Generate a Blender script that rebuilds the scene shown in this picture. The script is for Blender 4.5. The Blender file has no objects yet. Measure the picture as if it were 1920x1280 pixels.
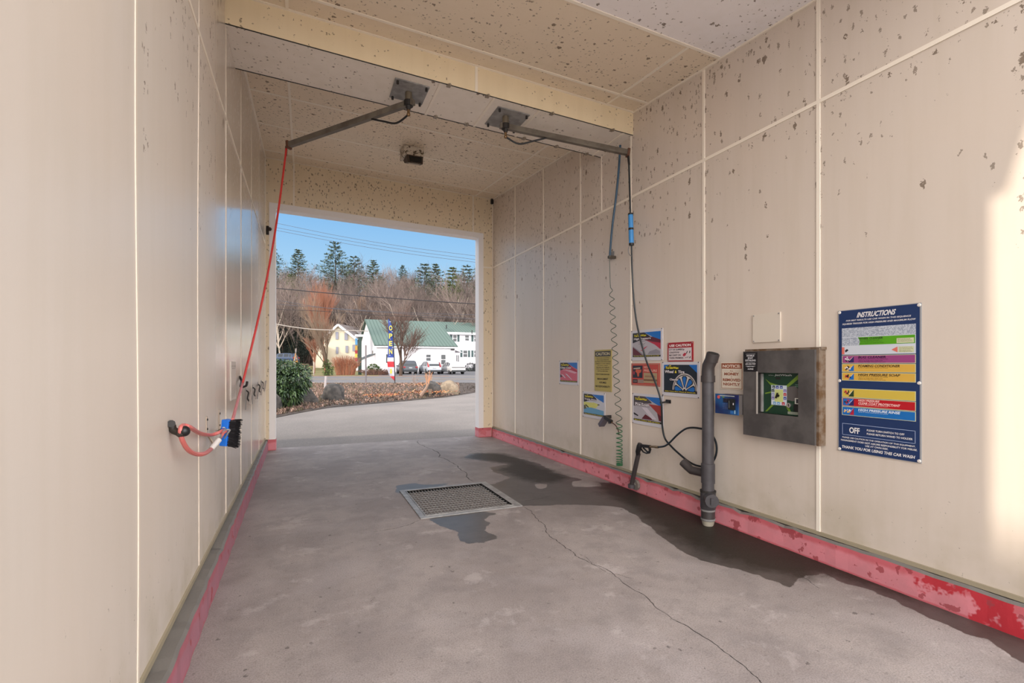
import bpy, bmesh, math, random
import numpy as np
from mathutils import Vector, Matrix
R_ = math.radians
# ------------------------------------------------------------------ camera
F, YAW, CX, CY, H = 908.5, 0.4072, 960.0, 683.3, 1.577
XL, XR, YF, YE = -0.642, 3.828, 9.948, 1.10
SN, CS = math.sin(YAW), math.cos(YAW)
scene = bpy.context.scene
col = scene.collection
cam_d = bpy.data.cameras.new('camera'); cam = bpy.data.objects.new('camera', cam_d); col.objects.link(cam)
cam.location = (0, 0, H); cam.rotation_euler = (R_(90), 0, -YAW)
cam_d.sensor_width = 36; cam_d.lens = F*36/1920; cam_d.shift_y = (CY-640)/1920
cam_d.clip_start = 0.05; cam_d.clip_end = 2000
scene.camera = cam
# ------------------------------------------------------------------ light
scene.view_settings.view_transform = 'Standard'; scene.view_settings.look = 'None'
scene.view_settings.exposure = 0.0; scene.view_settings.gamma = 1.0; scene.view_settings.use_curve_mapping = False
SKY_BACK, SKY_FRONT, SKY_SIDE, SUN_E = 6.1, 1.0, 1.9, 3.3
wd = bpy.data.worlds.new('sky'); scene.world = wd; wd.use_nodes = True
def world():
    nt = wd.node_tree; nt.nodes.clear()
    o = nt.nodes.new('ShaderNodeOutputWorld'); bg = nt.nodes.new('ShaderNodeBackground')
    tc = nt.nodes.new('ShaderNodeTexCoord'); sx = nt.nodes.new('ShaderNodeSeparateXYZ')
    nt.links.new(tc.outputs['Generated'], sx.inputs[0])
    r = nt.nodes.new('ShaderNodeValToRGB'); e = r.color_ramp.elements
    e[0].position = 0.0; e[0].color = (.62, .78, .92, 1); e[1].position = .55; e[1].color = (1.45, 1.6, 1.8, 1)
    k = e.new(.16); k.color = (.42, .68, .92, 1); k = e.new(.30); k.color = (.22, .50, .87, 1)
    nt.links.new(sx.outputs['Z'], r.inputs[0])
    # brightened sky lobe behind the camera, added to light the inside of the bay
    d = nt.nodes.new('ShaderNodeVectorMath'); d.operation = 'DOT_PRODUCT'
    nt.links.new(tc.outputs['Generated'], d.inputs[0]); d.inputs[1].default_value = Vector((.02, -.985, .17)).normalized()
    mp = nt.nodes.new('ShaderNodeMapRange'); mp.interpolation_type = 'SMOOTHSTEP'
    mp.inputs['From Min'].default_value = .45; mp.inputs['From Max'].default_value = 1.0
    nt.links.new(d.outputs['Value'], mp.inputs['Value'])
    mx = nt.nodes.new('ShaderNodeMix'); mx.data_type = 'RGBA'; nt.links.new(mp.outputs[0], mx.inputs[0])
    m2 = nt.nodes.new('ShaderNodeMapRange'); m2.interpolation_type = 'SMOOTHSTEP'; m2.inputs['From Min'].default_value = .82; m2.inputs['From Max'].default_value = .30  # side sky out of view brightened too, added to light the deep walls
    nt.links.new(sx.outputs['Y'], m2.inputs['Value']); x2 = nt.nodes.new('ShaderNodeMix'); x2.data_type = 'RGBA'; nt.links.new(m2.outputs[0], x2.inputs[0])
    nt.links.new(r.outputs[0], x2.inputs[6]); x2.inputs[7].default_value = (SKY_SIDE, SKY_SIDE*1.02, SKY_SIDE*1.06, 1)
    nt.links.new(x2.outputs[2], mx.inputs[6]); mx.inputs[7].default_value = (SKY_BACK*1.0, SKY_BACK*.97, SKY_BACK*.95, 1)
    nt.links.new(mx.outputs[2], bg.inputs[0]); bg.inputs[1].default_value = SKY_FRONT
    nt.links.new(bg.outputs[0], o.inputs[0])
world()
sd = bpy.data.lights.new('sun', 'SUN'); so = bpy.data.objects.new('sun', sd); col.objects.link(so)
sd.energy = SUN_E; sd.angle = R_(1.1); sd.color = (1, .90, .76)
SDIR = Vector((1, .10, -.427)).normalized()
so.rotation_euler = SDIR.to_track_quat('-Z', 'Y').to_euler()

# ------------------------------------------------------------------ helpers: pixels of the survey photograph -> points on real surfaces
def ray(u, v):
    l, k = (u-CX)/F, -(v-CY)/F
    return Vector((SN+CS*l, CS-SN*l, k))
def on_x(u, v, X):
    r = ray(u, v); t = X/r.x; return Vector((X, r.y*t, H+r.z*t))
def on_y(u, v, Y):
    r = ray(u, v); t = Y/r.y; return Vector((r.x*t, Y, H+r.z*t))
def on_z(u, v, Z=0.0):
    r = ray(u, v); t = (Z-H)/r.z; return Vector((r.x*t, r.y*t, Z))
def at(u, v, d):
    r = ray(u, v); return Vector((r.x*d, r.y*d, H+r.z*d))
def LD(l, d, z=0.0):            # lateral / forward ground coordinates of the view
    return Vector((SN*d+CS*l, CS*d-SN*l, z))
def ceil_z(x, y): return 5.2115+.091*(y-10)+.0371*(XR-x)
def on_c(u, v, off=0.0):        # on the sloped ceiling
    r = ray(u, v)
    t = (5.2115-.91+.0371*XR-H-off)/(r.z-.091*r.y+.0371*r.x); return Vector((r.x*t, r.y*t, H+r.z*t))
YB1, YB2 = 5.013, 5.738
def box_z(x): return 4.475+.0371*(XR-x)
def on_b(u, v):                 # underside of the dropped box
    r = ray(u, v); t = (4.475+.0371*XR-H)/(r.z+.0371*r.x); return Vector((r.x*t, r.y*t, H+r.z*t))

# ------------------------------------------------------------------ materials
def s2l(c):
    c = c/255.0; return c/12.92 if c <= .04045 else ((c+.055)/1.055)**2.4
_mc = {}
def C(r, g, b, rough=.5, metal=0.0, spec=.5, k=1.0, name=None):
    key = (r, g, b, rough, metal, spec, k)
    if key in _mc: return _mc[key]
    m = bpy.data.materials.new(name or 'paint_%d_%d_%d' % (r, g, b)); m.use_nodes = True
    p = m.node_tree.nodes['Principled BSDF']
    p.inputs['Base Color'].default_value = (min(s2l(r)*k, .9), min(s2l(g)*k, .9), min(s2l(b)*k, .9), 1)
    p.inputs['Roughness'].default_value = rough; p.inputs['Metallic'].default_value = metal
    p.inputs['Specular IOR Level'].default_value = spec
    _mc[key] = m; return m
class NT:
    def __init__(s, name):
        s.m = bpy.data.materials.new(name); s.m.use_nodes = True; s.t = s.m.node_tree
        s.p = s.t.nodes['Principled BSDF']; s.pos = s.t.nodes.new('ShaderNodeNewGeometry').outputs['Position']
        x = s.t.nodes.new('ShaderNodeSeparateXYZ'); s.t.links.new(s.pos, x.inputs[0]); s.x, s.y, s.z = x.outputs
    def put(s, i, v):
        if isinstance(v, bpy.types.NodeSocket): s.t.links.new(v, i)
        elif isinstance(v, (tuple, list)) and len(v) == 3 and len(i.default_value) == 4: i.default_value = (*v, 1)
        else: i.default_value = v
    def m_(s, op, a, b=0.0, c=0.0, clamp=False):
        n = s.t.nodes.new('ShaderNodeMath'); n.operation = op; n.use_clamp = clamp
        s.put(n.inputs[0], a); s.put(n.inputs[1], b); s.put(n.inputs[2], c); return n.outputs[0]
    def vec(s, x, y, z):
        n = s.t.nodes.new('ShaderNodeCombineXYZ'); s.put(n.inputs[0], x); s.put(n.inputs[1], y); s.put(n.inputs[2], z); return n.outputs[0]
    def vm(s, op, a, b):
        n = s.t.nodes.new('ShaderNodeVectorMath'); n.operation = op; s.put(n.inputs[0], a); s.put(n.inputs[1], b); return n.outputs[0]
    def noise(s, scale, detail=3, vec=None, rough=.55, out=0):
        n = s.t.nodes.new('ShaderNodeTexNoise'); n.inputs['Scale'].default_value = scale; n.inputs['Detail'].default_value = detail
        n.inputs['Roughness'].default_value = rough; s.put(n.inputs['Vector'], vec if vec is not None else s.pos); return n.outputs[out]
    def vor(s, scale, vec=None, rand=1.0):
        n = s.t.nodes.new('ShaderNodeTexVoronoi'); n.inputs['Scale'].default_value = scale; n.inputs['Randomness'].default_value = rand
        s.put(n.inputs['Vector'], vec if vec is not None else s.pos); return n.outputs['Distance'], n.outputs['Color']
    def sm(s, v, a, b, lo=0.0, hi=1.0):
        n = s.t.nodes.new('ShaderNodeMapRange'); n.interpolation_type = 'SMOOTHSTEP'
        s.put(n.inputs['Value'], v); n.inputs['From Min'].default_value = a; n.inputs['From Max'].default_value = b
        n.inputs['To Min'].default_value = lo; n.inputs['To Max'].default_value = hi; return n.outputs[0]
    def mix(s, f, a, b):
        n = s.t.nodes.new('ShaderNodeMix'); n.data_type = 'RGBA'; s.put(n.inputs[0], f); s.put(n.inputs[6], a); s.put(n.inputs[7], b); return n.outputs[2]
    def attr(s, name):
        n = s.t.nodes.new('ShaderNodeAttribute'); n.attribute_name = name; return n.outputs['Fac']
    def bump(s, h, strength=.3, dist=.01):
        n = s.t.nodes.new('ShaderNodeBump'); n.inputs['Strength'].default_value = strength; n.inputs['Distance'].default_value = dist
        s.put(n.inputs['Height'], h); s.t.links.new(n.outputs[0], s.p.inputs['Normal'])
    def sep(s, c):
        n = s.t.nodes.new('ShaderNodeSeparateColor'); s.put(n.inputs[0], c); return n.outputs
    def done(s, color, rough=.5, spec=.5, metal=0.0):
        s.put(s.p.inputs['Base Color'], color); s.put(s.p.inputs['Roughness'], rough); s.put(s.p.inputs['Specular IOR Level'], spec)
        s.put(s.p.inputs['Metallic'], metal); return s.m
def specks(n, scale, rmax, dens, sq=(1, 1, .55)):
    v = n.vm('MULTIPLY', n.pos, sq)
    v = n.vm('ADD', v, n.vm('MULTIPLY', n.noise(60, 3, out=1), (.045, .045, .045)))
    d, c = n.vor(scale, v); o = n.sep(c)
    r = n.m_('MULTIPLY', n.m_('ADD', n.m_('POWER', o[1], 2.0), .18), rmax)
    a = n.m_('LESS_THAN', d, r); b = n.m_('LESS_THAN', o[0], dens)
    return n.m_('MULTIPLY', a, b)
def panel_mat(name, base, kind, rough=.34, lamp=None):
    n = NT(name)
    yf = n.sm(n.y, 1.5, 9.5, .35, 1.0)
    if kind == 'wall':
        a = n.m_('MULTIPLY', n.sm(n.z, 2.2, 4.9, .0, .20), yf)
        fr = n.m_('ABSOLUTE', n.m_('SUBTRACT', n.m_('FRACT', n.m_('ADD', n.m_('DIVIDE', n.m_('SUBTRACT', n.y, 2.616), 1.22), 50.5)), .5))
        near = n.m_('MAXIMUM', n.sm(n.m_('MULTIPLY', fr, 1.22), .05, .02), n.sm(n.m_('ABSOLUTE', n.m_('SUBTRACT', n.z, 3.68)), .08, .02))
        seam = n.m_('MULTIPLY', near, n.sm(n.z, 1.9, 3.6, 0, .45))
        top = n.sm(n.m_('SUBTRACT', n.m_('ADD', n.m_('MULTIPLY', n.y, .091), 4.30), n.z), .22, .03, 0, .5)
        dens = n.m_('MULTIPLY', n.m_('ADD', n.m_('ADD', a, seam), top), 1.7); sq = (1, 1, .5)
    elif kind == 'end':
        dens = n.m_('ADD', n.sm(n.z, 3.6, 5.2, .30, .50), 0.08); sq = (1, 1, .6)
    else:
        dens = n.m_('ADD', n.m_('MULTIPLY', yf, .20), .09); sq = (1, 1, 1)
        if kind == 'box': dens = n.m_('MULTIPLY', dens, .55)
        if lamp and lamp != 'gloss':
            dd = n.t.nodes.new('ShaderNodeVectorMath'); dd.operation = 'DISTANCE'; n.t.links.new(n.pos, dd.inputs[0]); dd.inputs[1].default_value = lamp
            dens = n.m_('ADD', dens, n.sm(dd.outputs['Value'], 1.3, .15, 0, .65))
        fr = n.m_('ABSOLUTE', n.m_('SUBTRACT', n.m_('FRACT', n.m_('ADD', n.m_('DIVIDE', n.m_('SUBTRACT', n.y, YB2-.05), 1.22), 50.5)), .5))
        dens = n.m_('ADD', dens, n.sm(n.m_('MULTIPLY', fr, 1.22), .05, .02, 0, .12))
        dens = n.m_('ADD', dens, n.sm(n.m_('SUBTRACT', XR, n.x), .12, .02, 0, .35))
    patch = n.sm(n.noise(.9, 2), .35, .62, .35, 1.35)
    dens = n.m_('MULTIPLY', dens, n.m_('MULTIPLY', patch, 1.9))
    s1 = specks(n, 14, .27, dens, sq); s2 = specks(n, 32, .34, n.m_('MULTIPLY', dens, 1.2), sq)
    sp = n.m_('MAXIMUM', s1, n.m_('MULTIPLY', s2, .8))
    # a few dents, scuffs and faint drips
    s3 = specks(n, 9, .055, .10, (1, 1, .7))
    streak = n.noise(1.0, 3, n.vm('MULTIPLY', n.pos, (9, 9, .8)))
    blot = n.noise(.7, 2)
    b = Vector(base)
    c = n.mix(n.sm(streak, .35, .75), tuple(b), tuple(x*y for x, y in zip(b, (.955, .95, .93))))
    c = n.mix(n.sm(blot, .35, .7, 0, .7), c, tuple(x*y for x, y in zip(b, (1.03, 1.0, .97))))
    if kind == 'wall':
        low = n.m_('MULTIPLY', n.sm(n.z, .75, .18), n.sm(n.noise(3.0, 4), .35, .75))
        c = n.mix(n.m_('MULTIPLY', low, .45), c, (.36, .30, .17))
        gr = specks(n, 55, .22, n.sm(n.z, .9, .2, .0, .25), (1, 1, .5))
        c = n.mix(n.m_('MULTIPLY', gr, .5), c, (.10, .08, .05))
    c = n.mix(n.m_('MULTIPLY', s3, .45), c, (.25, .18, .13))
    c = n.mix(n.m_('MULTIPLY', sp, .80), c, (.125, .080, .045))
    n.bump(n.m_('ADD', n.noise(60, 3), n.m_('MULTIPLY', n.noise(1.6, 1), 4.0)), .05, .01)
    if lamp == 'gloss': rough = n.sm(n.y, 3.7, 5.2, .42, .15)
    return n.done(c, n.m_('ADD', rough, n.m_('MULTIPLY', sp, .4)), .5)
LAMP = on_c(772, 280)
M_WALL = panel_mat('cream_wall_panels', (.66, .57, .49), 'wall', .33)
M_LWALL = panel_mat('cream_left_panels', (.66, .585, .515), 'wall', .17, 'gloss')
M_END = panel_mat('tan_end_panels', (.82, .69, .50), 'end', .5)
M_CEIL = panel_mat('tan_ceiling_panels', (.82, .70, .55), 'ceil', .5, tuple(LAMP))
M_CEILW = panel_mat('white_ceiling_panel', (.90, .86, .87), 'ceil', .5)
M_BOX = panel_mat('yellow_beam_panels', (.84, .70, .48), 'box', .5)
M_BOXU = panel_mat('pale_beam_underside', (.86, .78, .69), 'box', .5)
M_TRIM = C(243, 232, 216, .4, name='cream_pvc_trim')
M_WHITE = C(243, 238, 236, .45, name='white_painted_wood')
def curb_mat(name, pink, redness, greytop, vivid=.5):
    n = NT(name)
    nz = n.noise(2.2, 5, rough=.65); n2 = n.noise(5.0, 5)
    c = n.mix(n.sm(n2, .3, .7), tuple(pink), (pink[0]*.86, pink[1]*.95, pink[2]*.93))
    red = n.m_('MULTIPLY', n.sm(nz, redness, redness+.035), n.sm(n.y, 6.5, 1.0, .35, 1.0))
    edge = n.m_('MAXIMUM', n.sm(n.m_('ADD', n.z, n.m_('MULTIPLY', n.noise(5, 4), .085)), .165, .20), n.sm(n.m_('ADD', n.z, n.m_('MULTIPLY', n2, .03)), .035, .02))
    c = n.mix(n.m_('MAXIMUM', red, n.m_('MULTIPLY', edge, vivid)), c, (.48, .022, .035))
    flake = n.m_('MULTIPLY', n.sm(n.noise(9, 4), .61, .63), .8)
    c = n.mix(flake, c, (.34, .05, .06))
    if greytop:
        g = n.t.nodes.new('ShaderNodeNewGeometry'); q = n.t.nodes.new('ShaderNodeSeparateXYZ'); n.t.links.new(g.outputs['Normal'], q.inputs[0])
        c = n.mix(n.sm(n.m_('ADD', q.outputs[2], n.m_('MULTIPLY', nz, .3)), .6, .75), c, (.17, .155, .14))
    n.bump(n.noise(40, 4), .3, .006)
    return n.done(c, .6)
M_CURB = curb_mat('pink_curb_paint', (.72, .235, .27), .575, True)
M_LCURB = curb_mat('faded_pink_curb_paint', (.40, .155, .20), .72, True, .25)
def floor_mat():
    n = NT('worn_concrete')
    a = n.noise(1.0, 5); b = n.noise(3.8, 6, rough=.68); g = n.noise(120, 4); h = n.noise(28, 4)
    c = n.mix(n.sm(a, .35, .68), (.355, .305, .285), (.26, .22, .208))
    c = n.mix(n.sm(n.noise(11, 6, rough=.7), .52, .72, 0, .25), c, (.17, .14, .125))
    c = n.mix(n.sm(b, .42, .66, 0, .45), c, (.20, .175, .172))
    c = n.mix(n.sm(n.noise(1.4, 3, n.vm('ADD', n.pos, (5, 3, 0))), .5, .7, 0, .45), c, (.40, .35, .34))
    c = n.mix(n.sm(g, .36, .70, 0, .42), c, (.11, .09, .08))
    c = n.mix(n.sm(h, .62, .70, 0, .4), c, (.13, .11, .10))
    edge = n.m_('ADD', n.attr('wet'), n.m_('MULTIPLY', n.m_('SUBTRACT', n.noise(7, 5), .5), .12))
    wet = n.sm(edge, -.006, .006)
    dirt = n.sm(n.m_('ADD', n.attr('dirt'), n.m_('MULTIPLY', n.m_('SUBTRACT', n.noise(6, 6, rough=.7), .5), .35)), -.12, .14)
    wc = n.mix(n.sm(b, .3, .7), (.082, .070, .064), (.060, .050, .045))
    c = n.mix(wet, c, wc)
    grit = n.sm(n.noise(75, 4), .38, .62)
    c = n.mix(n.m_('MULTIPLY', dirt, n.m_('ADD', .80, n.m_('MULTIPLY', grit, .2))), c, (.022, .017, .012))
    sp = n.m_('MAXIMUM', specks(n, 5, .075, .6, (1, 1, 1)), specks(n, 16, .16, .22, (1, 1, 1))); c = n.mix(n.m_('MULTIPLY', sp, .6), c, (.05, .04, .04))
    pale = n.sm(n.noise(2.3, 6, n.vm('ADD', n.pos, (9, 1, 0)), rough=.7), .56, .66); c = n.mix(n.m_('MULTIPLY', n.m_('MULTIPLY', pale, .35), n.m_('SUBTRACT', 1.0, wet)), c, (.50, .44, .42))
    n.bump(n.m_('ADD', g, n.m_('MULTIPLY', b, 3)), .25, .004)
    rough = n.m_('SUBTRACT', .62, n.m_('MULTIPLY', n.m_('MAXIMUM', wet, dirt), .30))
    return n.done(c, n.m_('ADD', rough, n.m_('MULTIPLY', dirt, .2)), .25)
M_FLOOR = floor_mat()
def two_tone(name, a, b, scale=8, lo=.35, hi=.65, rough=.7, bump=.3, detail=4, spec=.3):
    n = NT(name); k = n.noise(scale, detail); n.bump(n.noise(scale*4, 3), bump, .01)
    return n.done(n.mix(n.sm(k, lo, hi), tuple(a), tuple(b)), rough, spec)
def asph(name, a, b):
    n = NT(name); c = n.mix(n.sm(n.noise(.5, 4), .35, .65), a, b); g = n.noise(38, 5, rough=.8)
    c = n.mix(n.sm(g, .40, .62, 0, .5), c, tuple(x*.55 for x in a)); c = n.mix(n.sm(n.noise(14, 4), .60, .70, 0, .35), c, tuple(x*1.35 for x in b)); n.bump(g, .4, .01); return n.done(c, .85, .3)
M_ASPH = two_tone('apron_asphalt', (.215, .185, .175), (.285, .25, .235), 1.1, rough=.85)
M_ROAD = two_tone('road_asphalt', (.16, .15, .155), (.20, .185, .19), .8, rough=.85)
M_STEEL = two_tone('brushed_dull_steel', (.062, .055, .053), (.10, .09, .085), 5, rough=.45, bump=.05)
M_GALV = two_tone('galvanised_steel', (.30, .29, .28), (.20, .19, .185), 9, rough=.4, bump=.08)
M_PVC = two_tone('grey_pvc', (.070, .064, .068), (.050, .045, .048), 6, rough=.42, bump=.05)
M_PVCD = C(58, 52, 51, .5, name='dirty_grey_pvc')
M_BLACK = C(22, 21, 23, .4, name='black_rubber'); M_DARK = C(38, 34, 32, .6, name='dark_grime')
M_RUST = two_tone('rusty_wood', (.20, .15, .11), (.12, .065, .03), 14, rough=.8)
M_BRASS = C(135, 108, 78, .35, .7, name='brass'); M_CHROME = C(200, 198, 196, .22, .9, name='chrome')
M_RED = C(196, 52, 48, .4, name='red_hose'); M_PINKH = C(205, 110, 104, .4, name='faded_red_hose')

# ------------------------------------------------------------------ mesh builder
_mat = {}
class MB:
    def __init__(s, mat=None): s.v = []; s.f = []; s.mi = []; s.ms = []; s.cur = 0; (mat and s.m(mat))
    def m(s, mat):
        if mat not in s.ms: s.ms.append(mat)
        s.cur = s.ms.index(mat); return s
    def add(s, vs, fs):
        o = len(s.v); s.v += [tuple(p) for p in vs]
        for f in fs: s.f.append([i+o for i in f]); s.mi.append(s.cur)
        return s
    def poly(s, pts): return s.add(pts, [list(range(len(pts)))])
    def rect(s, x0, y0, x1, y1, n=0.0): return s.poly([(x0, y0, n), (x1, y0, n), (x1, y1, n), (x0, y1, n)])
    def flat(s, pts, n=0.0): return s.poly([(x, y, n) for x, y in pts])
    def hexa(s, p): return s.add(p, [[0, 3, 2, 1], [4, 5, 6, 7], [0, 1, 5, 4], [1, 2, 6, 5], [2, 3, 7, 6], [3, 0, 4, 7]])
    def box(s, lo, hi):
        (a, b, c), (d, e, f) = lo, hi
        return s.hexa([(a, b, c), (d, b, c), (d, e, c), (a, e, c), (a, b, f), (d, b, f), (d, e, f), (a, e, f)])
    def prism(s, pts, n0, n1):      # 2-D outline in x,y extruded n0..n1
        k = len(pts); o = [(x, y, n0) for x, y in pts]+[(x, y, n1) for x, y in pts]
        return s.add(o, [list(range(k))[::-1], list(range(k, 2*k))]+[[i, (i+1) % k, k+(i+1) % k, k+i] for i in range(k)])
    def tube(s, path, r, n=8, cap=True):
        path = [Vector(p) for p in path]; k = len(path); rs = r if isinstance(r, (list, tuple)) else [r]*k
        t = (path[1]-path[0]).normalized(); up = Vector((0, 0, 1)) if abs(t.z) < .9 else Vector((1, 0, 0))
        a = t.cross(up).normalized(); vs = []
        for i, p in enumerate(path):
            t = ((path[min(i+1, k-1)]-path[max(i-1, 0)])).normalized()
            a = (a-t*a.dot(t)).normalized(); b = t.cross(a)
            vs += [p+(a*math.cos(6.28318*j/n)+b*math.sin(6.28318*j/n))*rs[i] for j in range(n)]
        fs = [[i*n+j, i*n+(j+1) % n, (i+1)*n+(j+1) % n, (i+1)*n+j] for i in range(k-1) for j in range(n)]
        if cap: fs += [list(range(n))[::-1], list(range((k-1)*n, k*n))]
        return s.add(vs, fs)
    def bar(s, p0, p1, w, h, up=(0, 0, 1)):
        p0, p1 = Vector(p0), Vector(p1); t = (p1-p0).normalized(); a = t.cross(Vector(up)).normalized(); b = a.cross(t)
        q = [(-1, -1), (1, -1), (1, 1), (-1, 1)]
        return s.hexa([p0+a*(i*w/2)+b*(j*h/2) for i, j in q]+[p1+a*(i*w/2)+b*(j*h/2) for i, j in q])
    def ball(s, c, r, seg=10, ring=7, jit=0.0, rnd=None):
        c = Vector(c); r = Vector((r, r, r)) if isinstance(r, (int, float)) else Vector(r); vs = [c+Vector((0, 0, r.z))]
        for i in range(1, ring):
            th = math.pi*i/ring
            for j in range(seg):
                ph = 6.28318*j/seg; k = 1+(rnd.uniform(-jit, jit) if rnd else 0)
                vs.append(c+Vector((r.x*math.sin(th)*math.cos(ph), r.y*math.sin(th)*math.sin(ph), r.z*math.cos(th)))*k if 0 else c+Vector((r.x*math.sin(th)*math.cos(ph)*k, r.y*math.sin(th)*math.sin(ph)*k, r.z*math.cos(th)*k)))
        vs.append(c-Vector((0, 0, r.z))); L = len(vs)-1
        fs = [[0, 1+j, 1+(j+1) % seg] for j in range(seg)]
        fs += [[1+i*seg+j, 1+(i+1)*seg+j, 1+(i+1)*seg+(j+1) % seg, 1+i*seg+(j+1) % seg] for i in range(ring-2) for j in range(seg)]
        fs += [[L, 1+(ring-2)*seg+(j+1) % seg, 1+(ring-2)*seg+j] for j in range(seg)]
        return s.add(vs, fs)
    def build(s, name, parent=None, smooth=False, world=True, bevel=0.0):
        me = bpy.data.meshes.new(name)
        vs = s.v
        if parent is not None and world and parent.name in _mat:
            im = _mat[parent.name].inverted(); vs = [im @ Vector(p) for p in vs]
        me.from_pydata([tuple(p) for p in vs], [], s.f)
        for m in s.ms: me.materials.append(m)
        me.polygons.foreach_set('material_index', s.mi)
        if smooth:
            me.polygons.foreach_set('use_smooth', [True]*len(me.polygons)); me.update()
            try: me.set_sharp_from_angle(angle=R_(38))
            except Exception: pass
        me.update()
        o = bpy.data.objects.new(name, me); col.objects.link(o)
        if parent is not None:
            o.parent = parent
            if parent.name in _mat: _mat[o.name] = _mat[parent.name]
        if bevel:
            b = o.modifiers.new('bevel', 'BEVEL'); b.width = bevel; b.segments = 2; b.limit_method = 'ANGLE'
        return o
def tag(o, label, cat, group=None, kind=None):
    o['label'] = label; o['category'] = cat
    if group: o['group'] = group
    if kind: o['kind'] = kind
    return o
def thing(name, label, cat, loc=(0, 0, 0), group=None, mat=None):
    o = bpy.data.objects.new(name, None); col.objects.link(o); o.empty_display_size = .1
    M = mat if mat is not None else Matrix.Translation(Vector(loc))
    o.matrix_world = M; _mat[o.name] = M.copy()
    return tag(o, label, cat, group)
def struct(name, mb, smooth=False, label=None):
    o = mb.build(name, None, smooth); o['kind'] = 'structure'
    if label: o['label'] = label
    return o
def copy_tree(root, loc, rz=0.0, scale=1.0):
    c = root.copy(); col.objects.link(c); c.matrix_world = Matrix.Translation(Vector(loc)) @ Matrix.Rotation(rz, 4, 'Z') @ Matrix.Scale(scale, 4)
    for ch in root.children:
        k = ch.copy(); col.objects.link(k); k.parent = c; k.matrix_parent_inverse = Matrix()
        for g in ch.children:
            q = g.copy(); col.objects.link(q); q.parent = k; q.matrix_parent_inverse = Matrix()
    return c
def wall_frame(side, u0, t0, b0, u1, t1, b1, off=0.0):
    X = XR-off if side == 'R' else XL+off
    a, b = on_x(u0, t0, X), on_x(u0, b0, X); c, d = on_x(u1, t1, X), on_x(u1, b1, X)
    zt, zb = (a.z+c.z)/2, (b.z+d.z)/2; W = abs(a.y-c.y)
    if side == 'R': U, N = Vector((0, -1, 0)), Vector((-1, 0, 0))
    else: U, N = Vector((0, 1, 0)), Vector((1, 0, 0))
    M = Matrix((U, Vector((0, 0, 1)), N)).transposed().to_4x4(); M.translation = Vector((X, a.y, zb))
    return M, W, zt-zb
_tc = {}
def text(mb, body, x, y, w, h, n=0.002, mat=None, shear=0.0, bold=.0, align='l', keep=False):
    key = (body, bold)
    if key not in _tc:
        cu = bpy.data.curves.new('t', 'FONT'); cu.body = body; cu.size = 1; cu.offset = bold; cu.resolution_u = 3
        ob = bpy.data.objects.new('t', cu); me = ob.to_mesh()
        vs = [tuple(p.co) for p in me.vertices]; fs = [list(p.vertices) for p in me.polygons]
        ob.to_mesh_clear(); bpy.data.objects.remove(ob); bpy.data.curves.remove(cu)
        _tc[key] = (vs, fs)
    vs, fs = _tc[key]
    if not vs: return
    x0 = min(p[0] for p in vs); x1 = max(p[0] for p in vs); y0 = min(p[1] for p in vs); y1 = max(p[1] for p in vs)
    sy = h/(y1-y0); sx = sy if w is None else w/(x1-x0)
    if align == 'c': x -= sx*(x1-x0)/2
    if mat: mb.m(mat)
    mb.add([(x+(p[0]-x0)*sx+shear*(p[1]-y0)*sy, y+(p[1]-y0)*sy, n) for p in vs], fs)

# ================================================================== SHELL
YN = YE        # entrance end of the bay
YO = 10.15     # outside face of the far wall
# floor with the drain opening, damp and dirt masks
GA = [on_z(*p) for p in ((762.5, 923), (903, 907), (960, 949), (799, 968))]
gx0, gx1 = (GA[0].x+GA[3].x)/2, (GA[1].x+GA[2].x)/2
gy0, gy1 = (GA[2].y+GA[3].y)/2, (GA[0].y+GA[1].y)/2
def sdist(P, poly):
    q = np.array([(p.x, p.y) for p in poly]); inside = np.zeros(len(P), bool); best = np.full(len(P), 1e9)
    for i in range(len(q)):
        a, b = q[i], q[(i+1) % len(q)]; e = b-a; w = P-a
        t = np.clip((w@e)/(e@e+1e-12), 0, 1); best = np.minimum(best, np.hypot(*(w-np.outer(t, e)).T))
        c = ((a[1] > P[:, 1]) != (b[1] > P[:, 1])); xx = (b[0]-a[0])*(P[:, 1]-a[1])/((b[1]-a[1]) or 1e-9)+a[0]
        inside ^= c & (P[:, 0] < xx)
    return np.where(inside, best, -best)
WET = [(981, 948), (1012, 947.6), (1064, 945.5), (1130, 947.6), (1163, 950), (1190, 965), (1215, 985), (1240, 1005), (1275, 1033), (1310, 1048), (1360, 1062), (1420, 1078), (1480, 1100), (1510, 1078), (1543, 1075), (1573, 1090), (1626, 1105), (1676, 1122), (1736, 1155), (1795, 1182), (1855, 1200), (1899, 1235), (1940, 1250), (1940, 1180), (1640, 1065), (1400, 970), (1200, 912), (1160, 900), (1127, 906), (1077, 895.5), (1038, 885), (1012, 869.5), (973, 859), (926, 850), (882, 851), (869, 857.8), (903, 863), (955, 869.5), (918, 876), (926, 885), (958, 895), (924, 908), (903, 905)]
WET2 = [(800, 970), (835, 989), (856, 997), (861, 1012.7), (882, 1019), (908, 1018), (916, 1011), (934, 1011), (932, 1002), (906, 994.5), (919, 981.5), (908, 973.6), (930, 962), (880, 955)]
WET3 = [(741, 924), (744, 910), (773, 905), (804, 909), (840, 906), (800, 925), (762, 926)]
DRY1 = [(1001, 909), (1012, 905.5), (1026, 908), (1027, 914), (1014, 917), (1004, 914)]
DRY2 = [(1070, 902), (1100, 900), (1127, 905), (1126, 911), (1075, 913)]
DRT1 = [(869, 857.8), (893, 848), (947, 850), (986, 863), (1020, 877), (1070, 895), (1040, 905), (1000, 904), (960, 892), (935, 880), (955, 869.5), (903, 863)]
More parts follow.
